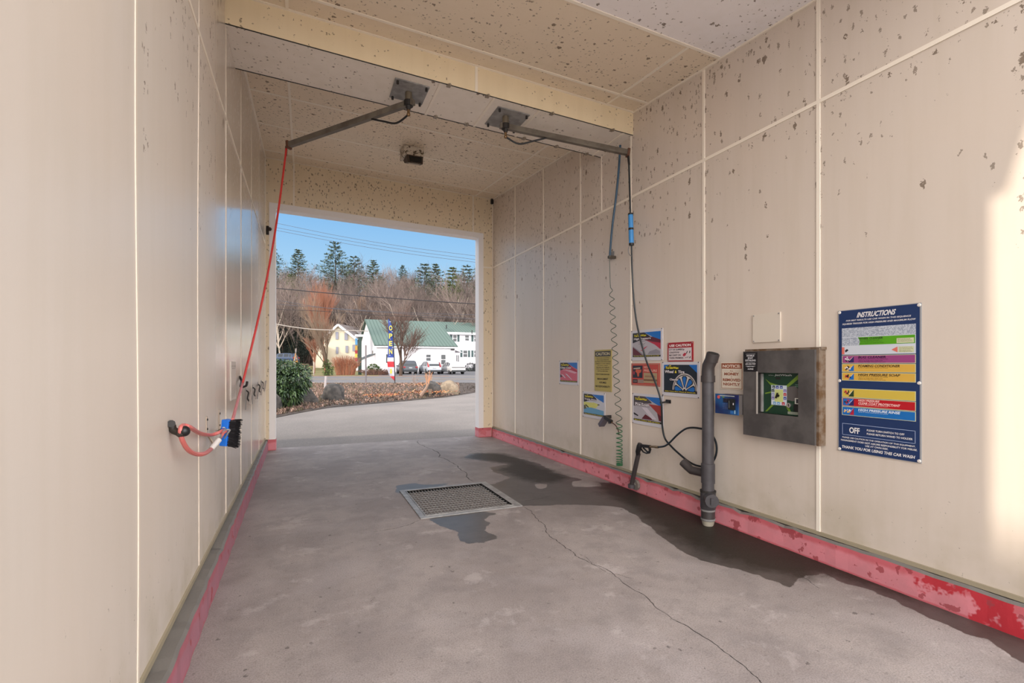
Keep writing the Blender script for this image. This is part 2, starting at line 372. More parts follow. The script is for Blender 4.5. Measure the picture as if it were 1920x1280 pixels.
DRT2 = [(1120, 903), (1170, 905), (1320, 960), (1440, 1005), (1640, 1075), (1800, 1150), (1700, 1120), (1560, 1080), (1500, 1082), (1420, 1070), (1330, 1040), (1270, 1012), (1230, 985), (1190, 952), (1130, 925)]
def lin(a, b, st): k = max(1, round((b-a)/st)); return [a+(b-a)*i/k for i in range(k+1)]
fx = lin(XL-.05, gx0, .035)+lin(gx0, gx1, .1)[1:]+lin(gx1, XR+.05, .035)[1:]
fy = lin(YN-.15, gy0, .035)+lin(gy0, gy1, .1)[1:]+lin(gy1, YO+.02, .035)[1:]
fb = MB(M_FLOOR); nx, ny = len(fx), len(fy)
vs = [(x, y, 0.0) for y in fy for x in fx]; fs = []
for j in range(ny-1):
    for i in range(nx-1):
        mx_, my_ = (fx[i]+fx[i+1])/2, (fy[j]+fy[j+1])/2
        if gx0 < mx_ < gx1 and gy0 < my_ < gy1: continue
        fs.append([j*nx+i, j*nx+i+1, (j+1)*nx+i+1, (j+1)*nx+i])
fb.add(vs, fs); nflo = len(vs)
M_CRACK = C(48, 42, 40, .9, name='crack_grime')
rc = random.Random(4)
def crack(pts, w0, mb, jit=.012):
    P = [on_z(*p) for p in pts]
    for _ in range(4):
        Q = []
        for a, b in zip(P, P[1:]):
            dd = (b-a); nrm = Vector((-dd.y, dd.x, 0)); Q += [a, (a+b)/2+nrm*rc.uniform(-.09, .09)]
        P = Q+[P[-1]]
    vs = []; k = len(P)
    for i, p in enumerate(P):
        t = (P[min(i+1, k-1)]-P[max(i-1, 0)]).normalized(); nn = Vector((-t.y, t.x, 0))*w0*rc.uniform(.35, 1)*.5*min(1, (i+1)/4, (k-i)/4)
        vs += [p+nn+Vector((0, 0, .0008)), p-nn+Vector((0, 0, .0008))]
    mb.add(vs, [[2*i, 2*i+1, 2*i+3, 2*i+2] for i in range(k-1)])
fb.m(M_CRACK)
crack([(785, 825), (815, 845), (850, 868), (874, 886), (888, 903)], .016, fb)
crack([(983, 950), (1003, 968), (1030, 1005), (1075, 1035), (1105, 1055)], .009, fb)
crack([(1105, 1055), (1180, 1100), (1260, 1160), (1350, 1215), (1420, 1270), (1450, 1300)], .007, fb)
crack([(787, 975), (750, 988), (700, 997)], .008, fb)
crack([(1500, 1078), (1520, 1092), (1537, 1103)], .006, fb)
crack([(1090, 1040), (1140, 1075), (1190, 1085)], .004, fb)
crack([(981, 940), (1010, 935), (1030, 930)], .006, fb)
fl = struct('floor', fb, label='worn grey concrete floor with damp dark patches')
P2 = np.array([(v.co.x, v.co.y) for v in fl.data.vertices])
wet = np.maximum.reduce([sdist(P2, [on_z(*p) for p in w]) for w in (WET, WET2, WET3)])
for dr in (DRY1, DRY2): wet = np.minimum(wet, -sdist(P2, [on_z(*p) for p in dr]))
dirt = np.maximum(sdist(P2, [on_z(*p) for p in DRT1]), sdist(P2, [on_z(*p) for p in DRT2]))
for nm, arr in (('wet', wet), ('dirt', dirt)):
    a = fl.data.attributes.new(nm, 'FLOAT', 'POINT'); a.data.foreach_set('value', arr.astype(np.float32))

# side walls (solid), wavy on the left like the buckled panels
def side_wall(name, X, sgn, mat, ys, zb=.2):
    mb = MB(mat); T = .22
    for y0, y1 in zip(ys, ys[1:]):
        z0, z1 = ceil_z(X, y0)+.05, ceil_z(X, y1)+.05
        a = [(X, y0, zb), (X, y1, zb), (X, y1, z1), (X, y0, z0)]; b = [(x+sgn*T, y, z) for x, y, z in a]
        mb.poly(a if sgn < 0 else a[::-1]); mb.poly(b[::-1] if sgn < 0 else b)
    ye = ys[0]; z0 = ceil_z(X, ye)+.05
    mb.poly([(X, ye, zb), (X+sgn*T, ye, zb), (X+sgn*T, ye, z0), (X, ye, z0)])
    mb.poly([(X, ys[0], zb), (X, ys[-1], zb), (X+sgn*T, ys[-1], zb), (X+sgn*T, ys[0], zb)])
    return struct(name, mb)
side_wall('wall_right', XR, 1, M_WALL, [YN, YO])
side_wall('wall_left', XL, -1, M_LWALL, [YN, YO])
# footing curbs carrying the walls
def curb(name, X, sgn, wid, mat, label):
    mb = MB(mat); rr = random.Random(name); ys = lin(YN, YF, .09); pr = []
    for y in ys:
        w = wid(y)+rr.uniform(-.004, .004); zt = .2+rr.uniform(-.006, .005)-(rr.random() < .08)*.015
        pr.append([(X+sgn*w, y, 0), (X+sgn*(w-.004), y, zt-.018), (X+sgn*(w-.018), y, zt), (X-sgn*.2, y, .2)])
    vs = [p for r in pr for p in r]; n = 4
    fs = [[i*n+j, i*n+j+1, (i+1)*n+j+1, (i+1)*n+j] if sgn < 0 else [i*n+j, (i+1)*n+j, (i+1)*n+j+1, i*n+j+1] for i in range(len(ys)-1) for j in range(3)]
    mb.add(vs, fs); mb.poly([pr[0][0], pr[0][1], pr[0][2], pr[0][3], (X-sgn*.2, YN, 0)])
    return struct(name, mb, label=label)
curb('baseboard_right', XR, -1, lambda y: .034, M_CURB, 'pink painted concrete curb under the right wall')
curb('baseboard_left', XL, 1, lambda y: .10-.006*(y-2), M_LCURB, 'faded pink concrete curb under the left wall')
# far wall with the drive-through opening
OL, OR_ = -.472, 3.509
OZL, OZR = 4.455, 4.335
def czx(x, y): return ceil_z(x, y)+.05
mb = MB(M_END)
def slab(mb, a, b):   # a: front outline in x,z at YF -> thick to YO
    k = len(a); fr = [(x, YF, z) for x, z in a]; bk = [(x, YO, z) for x, z in a]
    mb.add(fr+bk, [list(range(k)), list(range(k, 2*k))[::-1]]+[[i, k+i, k+(i+1) % k, (i+1) % k] for i in range(k)])
slab(mb, [(XL, 0), (OL, 0), (OL, OZL), (XL, OZL)], 0)
slab(mb, [(OR_, 0), (XR, 0), (XR, OZR), (OR_, OZR)], 0)
slab(mb, [(XL, OZL), (OL, OZL), (OR_, OZR), (XR, OZR), (XR, czx(XR, YF)), (XL, czx(XL, YF))], 0)
struct('wall_far', mb)
# white casing and reveal of the opening
mb = MB(M_WHITE); t = .014; w = .10
for (x0, x1) in ((OL-w, OL), (OR_, OR_+w)):
    mb.box((x0, YF-t, .2), (x1, YF, OZL+.06 if x0 < 1 else OZR+.06))
mb.box((OL, YF-t, .2), (OL+.008, YO+.015, OZL)); mb.box((OR_-.008, YF-t, .2), (OR_, YO+.015, OZR))
def sl(x): return OZL+(OZR-OZL)*(x-OL)/(OR_-OL)
a, b = OL-w, OR_+w
mb.hexa([(a, YF-t-.002, sl(a)), (b, YF-t-.002, sl(b)), (b, YF, sl(b)), (a, YF, sl(a)), (a, YF-t-.002, sl(a)+w), (b, YF-t-.002, sl(b)+w), (b, YF, sl(b)+w), (a, YF, sl(a)+w)])
mb.hexa([(OL, YF-t, sl(OL)-.01), (OR_, YF-t, sl(OR_)-.01), (OR_, YO+.015, sl(OR_)-.01), (OL, YO+.015, sl(OL)-.01), (OL, YF-t, sl(OL)), (OR_, YF-t, sl(OR_)), (OR_, YO+.015, sl(OR_)), (OL, YO+.015, sl(OL))])
struct('trim_doorway', mb)
mb = MB(M_CURB)
for x0, x1 in ((XL+.05, OL+.012), (OR_-.012, XR-.04)): mb.box((x0, YF-.02, 0), (x1, YO+.02, .2))
struct('baseboard_far', mb, label='red painted blocks at the foot of the far wall')
# ceiling: two tan panels runs, the white panel at the entrance, thick roof above
YW = 3.61
def czp(x, y, off=0): return (x, y, ceil_z(x, y)+off)
mb = MB(M_CEIL); xs0, xs1 = XL-.05, XR+.05
mb.hexa([czp(xs0, YW), czp(xs1, YW), czp(xs1, YO), czp(xs0, YO), czp(xs0, YW, .04), czp(xs1, YW, .04), czp(xs1, YO, .04), czp(xs0, YO, .04)])
mb.m(M_CEILW)
mb.hexa([czp(xs0, YN), czp(xs1, YN), czp(xs1, YW), czp(xs0, YW), czp(xs0, YN, .04), czp(xs1, YN, .04), czp(xs1, YW, .04), czp(xs0, YW, .04)])
struct('ceiling', mb)
mb = MB(C(120, 110, 100, .8)); xs0, xs1 = XL-.3, XR+.3
mb.hexa([czp(xs0, YN-.1, .055), czp(xs1, YN-.1, .055), czp(xs1, YO+.0, .055), czp(xs0, YO+.0, .055), czp(xs0, YN-.1, .35), czp(xs1, YN-.1, .35), czp(xs1, YO+.0, .35), czp(xs0, YO+.0, .35)])
struct('roof', mb)
# dropped box across the bay
mb = MB(M_BOX); g = [(XL, XR)]
zl, zr = box_z(XL), box_z(XR)
A = [(XL, YB1, zl), (XR, YB1, zr), (XR, YB2, zr), (XL, YB2, zl)]
T_ = [(x, y, ceil_z(x, y)) for x, y, z in A]
mb.poly([A[0], A[1], T_[1], T_[0]]); mb.poly([A[2], A[3], T_[3], T_[2]]); mb.poly([T_[0], T_[1], T_[2], T_[3]])
mb.m(M_BOXU).poly(A[::-1])
mb.m(M_DARK); 
for yy in (YB1+.004, YB2-.004): mb.hexa([(XL, yy-.006, zl-.004), (XR, yy-.006, zr-.004), (XR, yy+.006, zr-.004), (XL, yy+.006, zl-.004), (XL, yy-.006, zl), (XR, yy-.006, zr), (XR, yy+.006, zr), (XL, yy+.006, zl)])
struct('beam_box', mb, label='dropped cream beam across the ceiling')
# trims
tn = [0]
def trim(paths, w=.030, th=.010, up=(0, 0, 1), mat=None, name=None):
    mb = MB(mat or M_TRIM)
    for p, q in paths: mb.bar(p, q, w, th, up)
    tn[0] += 1
    return struct(name or 'trim_%d' % tn[0], mb)
for i in range(7):
    y = 2.616+1.22*i-(1.22 if 0 else 0)
    if y < YF-.1: trim([((XR-.002, y, .2), (XR-.002, y, ceil_z(XR, y)))], up=(1, 0, 0))
y9 = on_x(1128, 330, XR).y; trim([((XR-.002, y9, 3.7), (XR-.002, y9, box_z(XR)))], .022, up=(1, 0, 0))
trim([((XR-.003, YN, 3.7), (XR-.003, YF, 3.7))], .03, up=(1, 0, 0))
for i in range(7):
    y = (2.50, 3.80, 5.06, 6.22, 7.44, 8.66, 1.28)[i]
    if i == 6: continue
    mb = MB(C(222, 208, 192, .4)); pts = []
    zt = ceil_z(XL, y)
    for k in range(25):
        z = .2+(zt-.2)*k/24; pts.append((XL+.001, y+.022*math.sin(z*1.7+i)*(1 if i < 2 else .4), z))
    for p, q in zip(pts, pts[1:]): mb.bar(p, q, .022, .006, (1, 0, 0))
    tn[0] += 1; struct('trim_%d' % tn[0], mb)
trim([((XL+.002, YN, 3.80), (XL+.002, YF, 3.80))], .028, up=(1, 0, 0))
# strips at wall foot
mb = MB(C(160, 148, 124, .5)); 
for X, s in ((XR, -1), (XL, 1)):
    for y0, y1 in zip(lin(YN, YF, .3), lin(YN, YF, .3)[1:]):
        mb.box((min(X, X+s*.012), y0, .203), (max(X, X+s*.012), y1, .232))
struct('trim_foot', mb)
# ceiling trims
cy = lambda u, v: on_c(u, v, .004)
def ctrim(y=None, x=None, y0=None, y1=None, x0=XL, x1=XR):
    if y is not None: trim([((x0, y, ceil_z(x0, y)-.003), (x1, y, ceil_z(x1, y)-.003))], .03)
    else: trim([((x, y0, ceil_z(x, y0)-.003), (x, y1, ceil_z(x, y1)-.003))], .03)
ctrim(y=YW); ctrim(y=on_c(1211, 194).y-.02); ctrim(y=YB1-.012)
ctrim(x=on_c(1220, 137).x, y0=YW, y1=YB1); ctrim(x=on_c(538, 10).x, y0=YN, y1=YB1)
for u, v in ((982, 285), (982, 333), (901, 357)): ctrim(y=on_c(u, v).y)
ctrim(x=on_c(958, 320).x, y0=YB2, y1=YF); ctrim(x=on_c(546, 230).x, y0=YB2, y1=YF)
ctrim(y=YF-.012)
trim([((XR-.01, YN, ceil_z(XR, YN)-.008), (XR-.01, YF, ceil_z(XR, YF)-.008))], .02, .016)
trim([((XL+.01, YN, ceil_z(XL, YN)-.008), (XL+.01, YF, ceil_z(XL, YF)-.008))], .02, .016)
for u, vv in ((551, 345), (887, 400)):
    x = on_y(u, vv, YF).x; trim([((x, YF-.002, sl(x)+.1), (x, YF-.002, ceil_z(x, YF)))], .028, up=(0, 1, 0))
trim([((OR_+.1, YF-.002, 3.7), (XR, YF-.002, 3.7))], .028, up=(0, 1, 0))
x = on_b(892, 174).x; trim([((x, YB1-.002, box_z(x)), (x, YB1-.002, ceil_z(x, YB1)))], .03, up=(0, 1, 0))
for u, v in ((811, 188), (905, 214), (989, 231), (1138, 272)):
    x = on_b(u, v).x; trim([((x, YB1+.01, box_z(x)-.003), (x, YB2-.01, box_z(x)-.003))], .028)
for yc in (YF,):
    trim([((XR-.008, yc-.008, .2), (XR-.008, yc-.008, ceil_z(XR, yc)))], .016, .016, up=(1, 0, 0))
    trim([((XL+.008, yc-.008, .2), (XL+.008, yc-.008, ceil_z(XL, yc)))], .016, .016, up=(1, 0, 0))
# ================================================================== FLOOR DRAIN
z0 = 0.0
O4 = [on_z(*p) for p in ((739, 921.5), (908, 904.6), (981, 947.6), (801.6, 973.6))]
ox0, ox1, oy0, oy1 = (O4[0].x+O4[3].x)/2, (O4[1].x+O4[2].x)/2, (O4[2].y+O4[3].y)/2, (O4[0].y+O4[1].y)/2
dr = thing('floor_drain', 'square steel grate over the drain pit in the middle of the concrete floor', 'drain', ((gx0+gx1)/2, (gy0+gy1)/2, 0))
fr = MB(M_GALV)
for lo, hi in (((ox0, oy0, .001), (gx0, oy1, .012)), ((gx1, oy0, .001), (ox1, oy1, .012)), ((gx0, oy0, .001), (gx1, gy0, .012)), ((gx0, gy1, .001), (gx1, oy1, .012))): fr.box(lo, hi)
for lo, hi in (((gx0-.012, gy0, .001), (gx0, gy1, .018)), ((gx1, gy0, .001), (gx1+.012, gy1, .018)), ((gx0, gy0-.012, .001), (gx1, gy0, .018)), ((gx0, gy1, .001), (gx1, gy1+.012, .018))): fr.box(lo, hi)
fr.build('frame', dr)
gr = MB(C(150, 146, 142, .5)); nb = 26
for i in range(1, nb): 
    x = gx0+(gx1-gx0)*i/nb; gr.box((x-.0022, gy0+.002, -.002), (x+.0022, gy1-.002, .005))
for i in range(1, 13):
    y = gy0+(gy1-gy0)*i/13; gr.box((gx0+.002, y-.0015, -.003), (gx1-.002, y+.0015, .001))
gr.build('grate', dr)
pit = MB(C(14, 13, 12, .9)); d = -.45
pit.poly([(gx0, gy0, d), (gx1, gy0, d), (gx1, gy1, d), (gx0, gy1, d)])
for a_, b_ in (((gx0, gy0), (gx1, gy0)), ((gx1, gy0), (gx1, gy1)), ((gx1, gy1), (gx0, gy1)), ((gx0, gy1), (gx0, gy0))): pit.poly([(*a_, 0), (*b_, 0), (*b_, d), (*a_, d)])
struct('floor_pit', pit)

# ================================================================== SIGNS
def sign(name, label, rc_, board, off=.004, thick=.004, side='R', border=None, group=None, screws=True, brd=.012):
    M, W, Hh = wall_frame(side, *rc_, off)
    t = thing(name, label, 'sign', mat=M, group=group)
    b = MB(board); b.box((0, 0, -.003), (W, Hh, thick-.0005))
    if border: b.m(border); b.rect(brd, brd, W-brd, Hh-brd, thick)
    if screws:
        for x in (.012, W-.012):
            for y in (.012, Hh-.012):
                s = MB(M_GALV); s.tube([(x, y, thick-.001), (x, y, thick+.004)], .006, 8); s.build('screw', t, world=False)
    return t, W, Hh, b, thick+.0006
YEL, WHT, INK = C(236, 218, 60, .4), C(226, 220, 222, .4), C(30, 24, 34, .4)
CARRED, DKRED, BLU, SILV = C(176, 38, 62, .3), C(92, 16, 34, .35), C(18, 104, 184, .35), C(176, 170, 176, .4)
PINKY = C(202, 92, 112, .35); GREY = C(140, 134, 142, .4); DEEP = C(14, 28, 42, .35); FOAM = C(196, 196, 204, .4)
def outlined(b, t_, s, x, y, w, h, n, fill, edge, shear=.15):
    for dx, dy in ((-.06, -.05), (.06, -.08), (-.05, .06), (.06, .05), (0, -.14)):
        text(b, s, x+dx*h, y+dy*h, w, h, n, edge, shear, .06)
    text(t_, s, x, y, w, h, n+.0009, fill, shear, .03)
def poster(name, label, rc_, title, sub, slogan, style):
    t, W, Hh, b, n = sign(name, label, rc_, C(206, 202, 206, .4), off=.005, screws=False)
    L = MB(); e = .022*W/.4; x0, y0, x1, y1 = e, e*1.3, W-e, Hh-e
    w, h = x1-x0, y1-y0
    P = lambda pts: [(x0+p*w, y0+q*h) for p, q in pts]
    bg = {'clear': PINKY, 'soap': SILV, 'soak': SILV, 'wheel': DEEP, 'shine': FOAM}[style]
    b.m(bg); b.flat(P([(0, 0), (1, 0), (1, 1), (0, 1)]), n); n += .0004
    b.m(BLU); b.flat(P([(.42, 1), (1, 1), (1, .66), (.72, .80)]) if style != 'wheel' else P([(.76, 1), (1, 1), (1, .72)]), n)
    if style == 'wheel': b.flat(P([(0, 1), (.16, 1), (0, .84)]), n)
    else: b.m(INK if style != 'soak' else C(74, 66, 72, .4)); b.flat(P([(0, 1), (.42, 1), (.62, .84), (.68, .76), (.30, .70), (0, .58)]), n)
    if style == 'soap':
        b.m(DKRED).flat(P([(.42, .80), (.72, .80), (1, .66), (1, .52), (.72, .60), (.45, .68)]), n+.0002)
        b.m(CARRED).flat(P([(.48, .68), (.72, .60), (1, .54), (1, .28), (.80, .48)]), n+.0003)
        b.m(DKRED).flat(P([(0, .08), (.42, .08), (.22, .28), (0, .46)]), n+.0003); b.m(GREY).flat(P([(0, .46), (.22, .28), (.42, .08), (.36, .08), (.18, .26), (0, .42)]), n+.0005)
        b.m(CARRED).flat(P([(.28, .24), (.38, .27), (.56, .44), (.46, .40), (.34, .29)]), n+.0005)
        b.m(GREY).flat(P([(.55, .1), (.62, .22), (.85, .30), (.98, .22), (.98, .1)]), n+.0004)
    if style == 'soak':
        b.m(C(160, 52, 48, .35)).flat(P([(.55, .72), (1, .70), (1, .22), (.85, .42)]), n+.0003)
        b.m(DKRED).flat(P([(1, .3), (.86, .40), (.92, .12), (1, .1)]), n+.0004)
        b.m(C(206, 196, 204, .4)).flat(P([(.30, .56), (.50, .56), (.84, .16), (.70, .12)]), n+.0003)
        b.m(DKRED).flat(P([(.30, .10), (.44, .30), (.78, .10)]), n+.0002); b.m(INK).flat(P([(0, .32), (.18, .22), (.16, .18), (0, .24)]), n+.0004)
    if style == 'clear':
        b.m(C(214, 160, 174, .3)).flat(P([(.32, .60), (.60, .62), (1, .50), (.86, .44), (.55, .52)]), n+.0003)
        b.m(CARRED).flat(P([(.55, .84), (1, .60), (1, .50), (.62, .64), (.42, .70)]), n+.0002)
        b.m(FOAM).flat(P([(.30, .44), (.42, .40), (.72, .12), (.66, .14)]), n+.0003); b.flat(P([(.06, .40), (.18, .36), (.34, .20), (.28, .20)]), n+.0003)
        b.m(INK).flat(P([(.0, .40), (.14, .26), (.0, .22)]), n+.0002)
    if style == 'shine':
        b.m(C(206, 204, 110, .4)).flat(P([(0, .60), (.5, .62), (.78, .56), (.62, .36), (0, .34)]), n+.0002)
        b.m(C(96, 152, 186, .4)).flat(P([(0, .32), (.4, .36), (1, .28), (1, .05), (0, .05)]), n+.0003)
        b.m(INK).flat(P([(.10, .50), (.26, .38), (.24, .33), (.08, .44)]), n+.0004); b.flat(P([(.70, .55), (.80, .56), (.80, .52), (.70, .51)]), n+.0004)
        b.m(C(90, 84, 60, .4)).flat(P([(0, .46), (.1, .42), (.14, .28), (0, .24)]), n+.0004)
    if style == 'wheel':
        cx, cy_, r = x0+.64*w, y0+.10*h, .60*h
        arc = lambda r_, a0, a1, k=24: [(cx+r_*1.0*math.cos(R_(a0+(a1-a0)*i/k)), cy_+r_*math.sin(R_(a0+(a1-a0)*i/k))) for i in range(k+1)]
        clip = lambda pts: [(min(max(p, x0), x1), min(max(q, y0+.07*h), y1)) for p, q in pts]
        b.m(C(198, 188, 182, .3)).flat(clip(arc(r, 0, 180)), n+.0002)
        b.m(C(18, 20, 28, .3)).flat(clip(arc(r*.93, 0, 180)), n+.0003)
        b.m(C(205, 198, 194, .3)).flat(clip(arc(r*.88, 0, 180)), n+.0004)
        for a_ in (8, 47, 90, 133, 172):
            tear = lambda rr0, rr1, hw: clip([(cx+q*math.cos(R_(a_+s)), cy_+q*math.sin(R_(a_+s))) for q, s in ((rr0, 0), (rr1*.6, -hw), (rr1*.9, -hw*.95), (rr1, -hw*.5), (rr1, hw*.5), (rr1*.9, hw*.95), (rr1*.6, hw))])
            b.m(C(16, 16, 22, .3)).flat(tear(r*.08, r*.86, 17), n+.0006); b.m(BLU).flat(tear(r*.20, r*.80, 11.5), n+.0009)
        b.m(C(210, 204, 200, .3)).flat(clip(arc(r*.17, 0, 180, 12)), n+.0012); b.m(INK).flat(clip(arc(r*.10, 0, 180, 12)), n+.0014)
    n += .0016
    b.m(INK).rect(x0, y0, x1, y0+.075*h, n)
    tw = {'wheel': .42, 'soap': .46, 'soak': .46, 'clear': .48, 'shine': .44}[style]
    ty = .84 if style != 'wheel' else .85
    outlined(b, L, 'TurtleWax', x0+.05*w, y0+ty*h, tw*w, .085*h, n+.0004, YEL, INK, .2)
    b.m(YEL).flat(P([(.14, ty+.09), (.24, ty+.14), (.22, ty+.10)]), n+.001)
    y = y0+(ty-.13)*h
    for i, (s, ww, hh, dx) in enumerate(title):
        outlined(b, L, s, x0+dx*w, y-hh*.2*h, ww*w, hh*h, n+.0004, WHT if s != '&' else YEL, C(84, 38, 52, .4) if style != 'wheel' else C(70, 30, 40, .4), .1)
        y -= hh*h*1.5 if not (style == 'wheel' and i < 2) else 0
        if style == 'wheel' and i == 2: y -= .12*h
    if sub: text(L, sub[0], x0+sub[1]*w, y0+sub[2]*h, sub[3]*w, .035*h, n+.001, WHT, .1, .02)
    text(L, slogan, x0+.04*w, y0+.018*h, .92*w, .042*h, n+.001, YEL, 0, .02)
    b.build('board', t, world=False); L.build('lettering', t, world=False)
    for x in (.3*e+.004, W-.3*e-.004):
        for yy in (.006, Hh-.006):
            s = MB(M_PVCD); s.tube([(x, yy, .003), (x, yy, .008)], .006, 7); s.build('screw', t, world=False)
    return t
poster('wall_poster', 'small red car-wax poster left of the yellow caution sign, farthest down the wall', (1049, 676, 719, 1085, 675.5, 723), [('Clear Coat', .62, .10, .04)], ('Protectant', .18, .60, .28), 'Against Rain Dirt and Pollutants', 'clear')
poster('wall_poster', 'pale yellow and blue wax poster right below the yellow caution sign', (1093, 733, 781, 1135, 737.5, 787), [('Triple Shine', .62, .10, .04)], ('Foaming Wax', .22, .585, .26), 'Cleans, Shines & Protects All Finishes', 'shine')
poster('wall_poster', 'red and silver soap poster, topmost of the signs behind the hanging hose', (1184, 620, 676.5, 1243, 615, 674), [('High Pressure', .62, .105, .05), ('Soap', .24, .105, .22)], None, 'One-Step, Superior Cleaning for your Car!', 'soap')
poster('wall_poster', 'grey and red foamy car hood poster, lowest sign crossed by the hose', (1186, 736.5, 792.5, 1244, 741, 802.5), [('Heavy-Duty', .30, .05, .06), ('Pre-Soak', .54, .115, .06)], None, 'Removes Stubborn Soils and Grime', 'soak')
poster('wall_poster', 'large dark poster picturing an alloy wheel with blue gaps, left of the grey pipe', (1242, 678.5, 741, 1312, 678, 746.5), [('Wheel', .28, .105, .03), ('&', .06, .095, .35), ('Tire', .19, .10, .45), ('Cleaner', .27, .075, .19)], None, 'Safely Cleans Both Wheels & Whitewalls', 'wheel')
# yellow caution
t, W, Hh, b, n = sign('caution_sign', 'narrow tall yellow caution sign beside the thin spiral hose', (1115, 656, 732, 1147, 655, 735), C(176, 158, 88, .5))
b.m(INK).rect(.05*W, .84*Hh, .95*W, .965*Hh, n); b.build('board', t, world=False)
L = MB(); text(L, 'CAUTION', W/2, .865*Hh, .80*W, .075*Hh, n+.001, C(206, 190, 150, .4), 0, .03, 'c')
K = C(52, 44, 34, .5)
for s, y, ww, hh in (('THIS WAND IS EQUIPPED', .79, .78, .022), ('WITH HIGH PRESSURE', .745, .72, .022), ('EQUIPMENT AND COULD CAUSE', .70, .9, .022), ('DAMAGE TO YOUR VEHICLE', .655, .86, .022), ('OR BODILY INJURY', .61, .62, .022), ('PERSONS NOT FAMILIAR', .565, .76, .022), ('WITH THIS EQUIPMENT', .52, .78, .022), ('SHOULD BEWARE', .475, .6, .022), ('USE AT YOUR OWN RISK', .395, .80, .03), ('MANAGEMENT', .275, .62, .045), ('ASSUMES', .19, .42, .045), ('NO RESPONSIBILITY', .095, .84, .045)):
    text(L, s, W/2, y*Hh, ww*W, hh*Hh, n+.0006, K, 0, .02, 'c')
L.build('lettering', t, world=False)
# red high pressure sign
t, W, Hh, b, n = sign('warning_sign', 'faded red landscape sign with a spray gun picture, behind the hanging black hose', (1184, 681, 722, 1237.5, 681, 724), C(184, 70, 62, .5))
b.m(C(176, 140, 112, .5)).rect(.02*W, .03*Hh, .98*W, .97*Hh, n); b.m(C(184, 70, 62, .5)).rect(.035*W, .05*Hh, .965*W, .95*Hh, n+.0003)
b.m(C(34, 36, 50, .5)).rect(.06*W, .34*Hh, .42*W, .90*Hh, n+.0006); b.m(C(170, 146, 110, .5)).rect(.46*W, .13*Hh, .92*W, .58*Hh, n+.0006)
b.m(C(120, 84, 60, .5)).rect(.46*W, .22*Hh, .92*W, .30*Hh, n+.0009); b.m(C(150, 116, 90, .5)).rect(.5*W, .38*Hh, .86*W, .46*Hh, n+.0009)
b.m(C(34, 34, 40, .5)).rect(.06*W, .11*Hh, .24*W, .27*Hh, n+.0009); b.m(C(150, 128, 116, .5)).rect(.25*W, .11*Hh, .46*W, .27*Hh, n+.0008)
PX = lambda pts: [(p*W, q*Hh) for p, q in pts]
b.m(C(190, 168, 150, .5)).flat(PX([(.09, .78), (.34, .82), (.34, .76), (.09, .73)]), n+.001)
b.m(C(196, 92, 66, .5)).flat(PX([(.18, .73), (.38, .72), (.37, .60), (.30, .56), (.29, .40), (.24, .40), (.22, .56), (.16, .62)]), n+.001)
b.m(CARRED).flat(PX([(.08, .56), (.11, .68), (.14, .56), (.11, .46)]), n+.001); b.build('board', t, world=False)
L = MB(); text(L, 'HIGH', .47*W, .78*Hh, .17*W, .10*Hh, n+.0012, C(226, 176, 160, .5), 0, .02); text(L, 'PRESSURE', .47*W, .63*Hh, .44*W, .10*Hh, n+.0012, C(226, 176, 160, .5), .1, .02)
text(L, 'DANGER', .08*W, .16*Hh, .14*W, .06*Hh, n+.0014, C(170, 150, 140, .5), 0, .02); L.build('lettering', t, world=False)
# use caution
t, W, Hh, b, n = sign('caution_sign', 'small white and red sign with a slipping figure above the wheel poster', (1252, 642.5, 677.5, 1300, 640, 677.5), C(158, 20, 34, .4))
WB = C(206, 192, 192, .4); b.m(WB).rect(.05*W, .06*Hh, .95*W, .71*Hh, n)
b.m(CARRED).flat(PX([(.63, .40), (.70, .46), (.77, .42), (.72, .30), (.64, .28)]) if 0 else [(p*W, q*Hh) for p, q in ((.62, .36), (.68, .44), (.76, .42), (.72, .30), (.66, .26), (.62, .30))], n+.0006)
b.m(INK)
for pts in (((.74, .42), (.79, .54), (.81, .54), (.77, .40)), ((.86, .42), (.87, .54), (.90, .54), (.89, .42)), ((.62, .58), (.66, .64), (.68, .62), (.65, .57)), ((.86, .18), (.90, .26), (.92, .26), (.89, .16)), ((.70, .20), (.84, .24), (.84, .22), (.70, .18))): b.flat([(p*W, q*Hh) for p, q in pts], n+.0006)
b.build('board', t, world=False)
L = MB(); text(L, 'USE CAUTION', W/2, .77*Hh, .84*W, .13*Hh, n+.0006, C(232, 218, 214, .4), 0, .04, 'c')
for i, (s, ww) in enumerate((('ICY OR SLIPPERY', .56), ('CONDITIONS', .40), ('MAY EXIST ON', .46), ('THESE PREMISES', .56))): text(L, s, .08*W, (.58-.145*i)*Hh, ww*W, .085*Hh, n+.001, INK, 0, .02)
L.build('lettering', t, world=False)
# notice
BRN = C(148, 74, 44, .5); CRM = C(224, 210, 190, .5)
t, W, Hh, b, n = sign('notice_sign', 'cream and brown money notice between the grey pipe and the steel coin box', (1351.7, 679, 728.5, 1394, 679.5, 731.5), CRM, screws=False)
b.m(BRN).rect(.04*W, .03*Hh, .96*W, .97*Hh, n); b.m(CRM).rect(.06*W, .045*Hh, .94*W, .955*Hh, n+.0004); b.m(BRN).rect(.06*W, .77*Hh, .94*W, .955*Hh, n+.0008)
b.build('board', t, world=False); L = MB()
text(L, 'NOTICE:', W/2, .805*Hh, .80*W, .115*Hh, n+.0014, C(232, 214, 196, .5), 0, .04, 'c'); text(L, 'ALL', W/2, .66*Hh, .16*W, .05*Hh, n+.0008, BRN, 0, .01, 'c')
for x in (.12, .64): L.m(BRN).rect(x*W, .68*Hh, (x+.24)*W, .685*Hh, n+.0008)
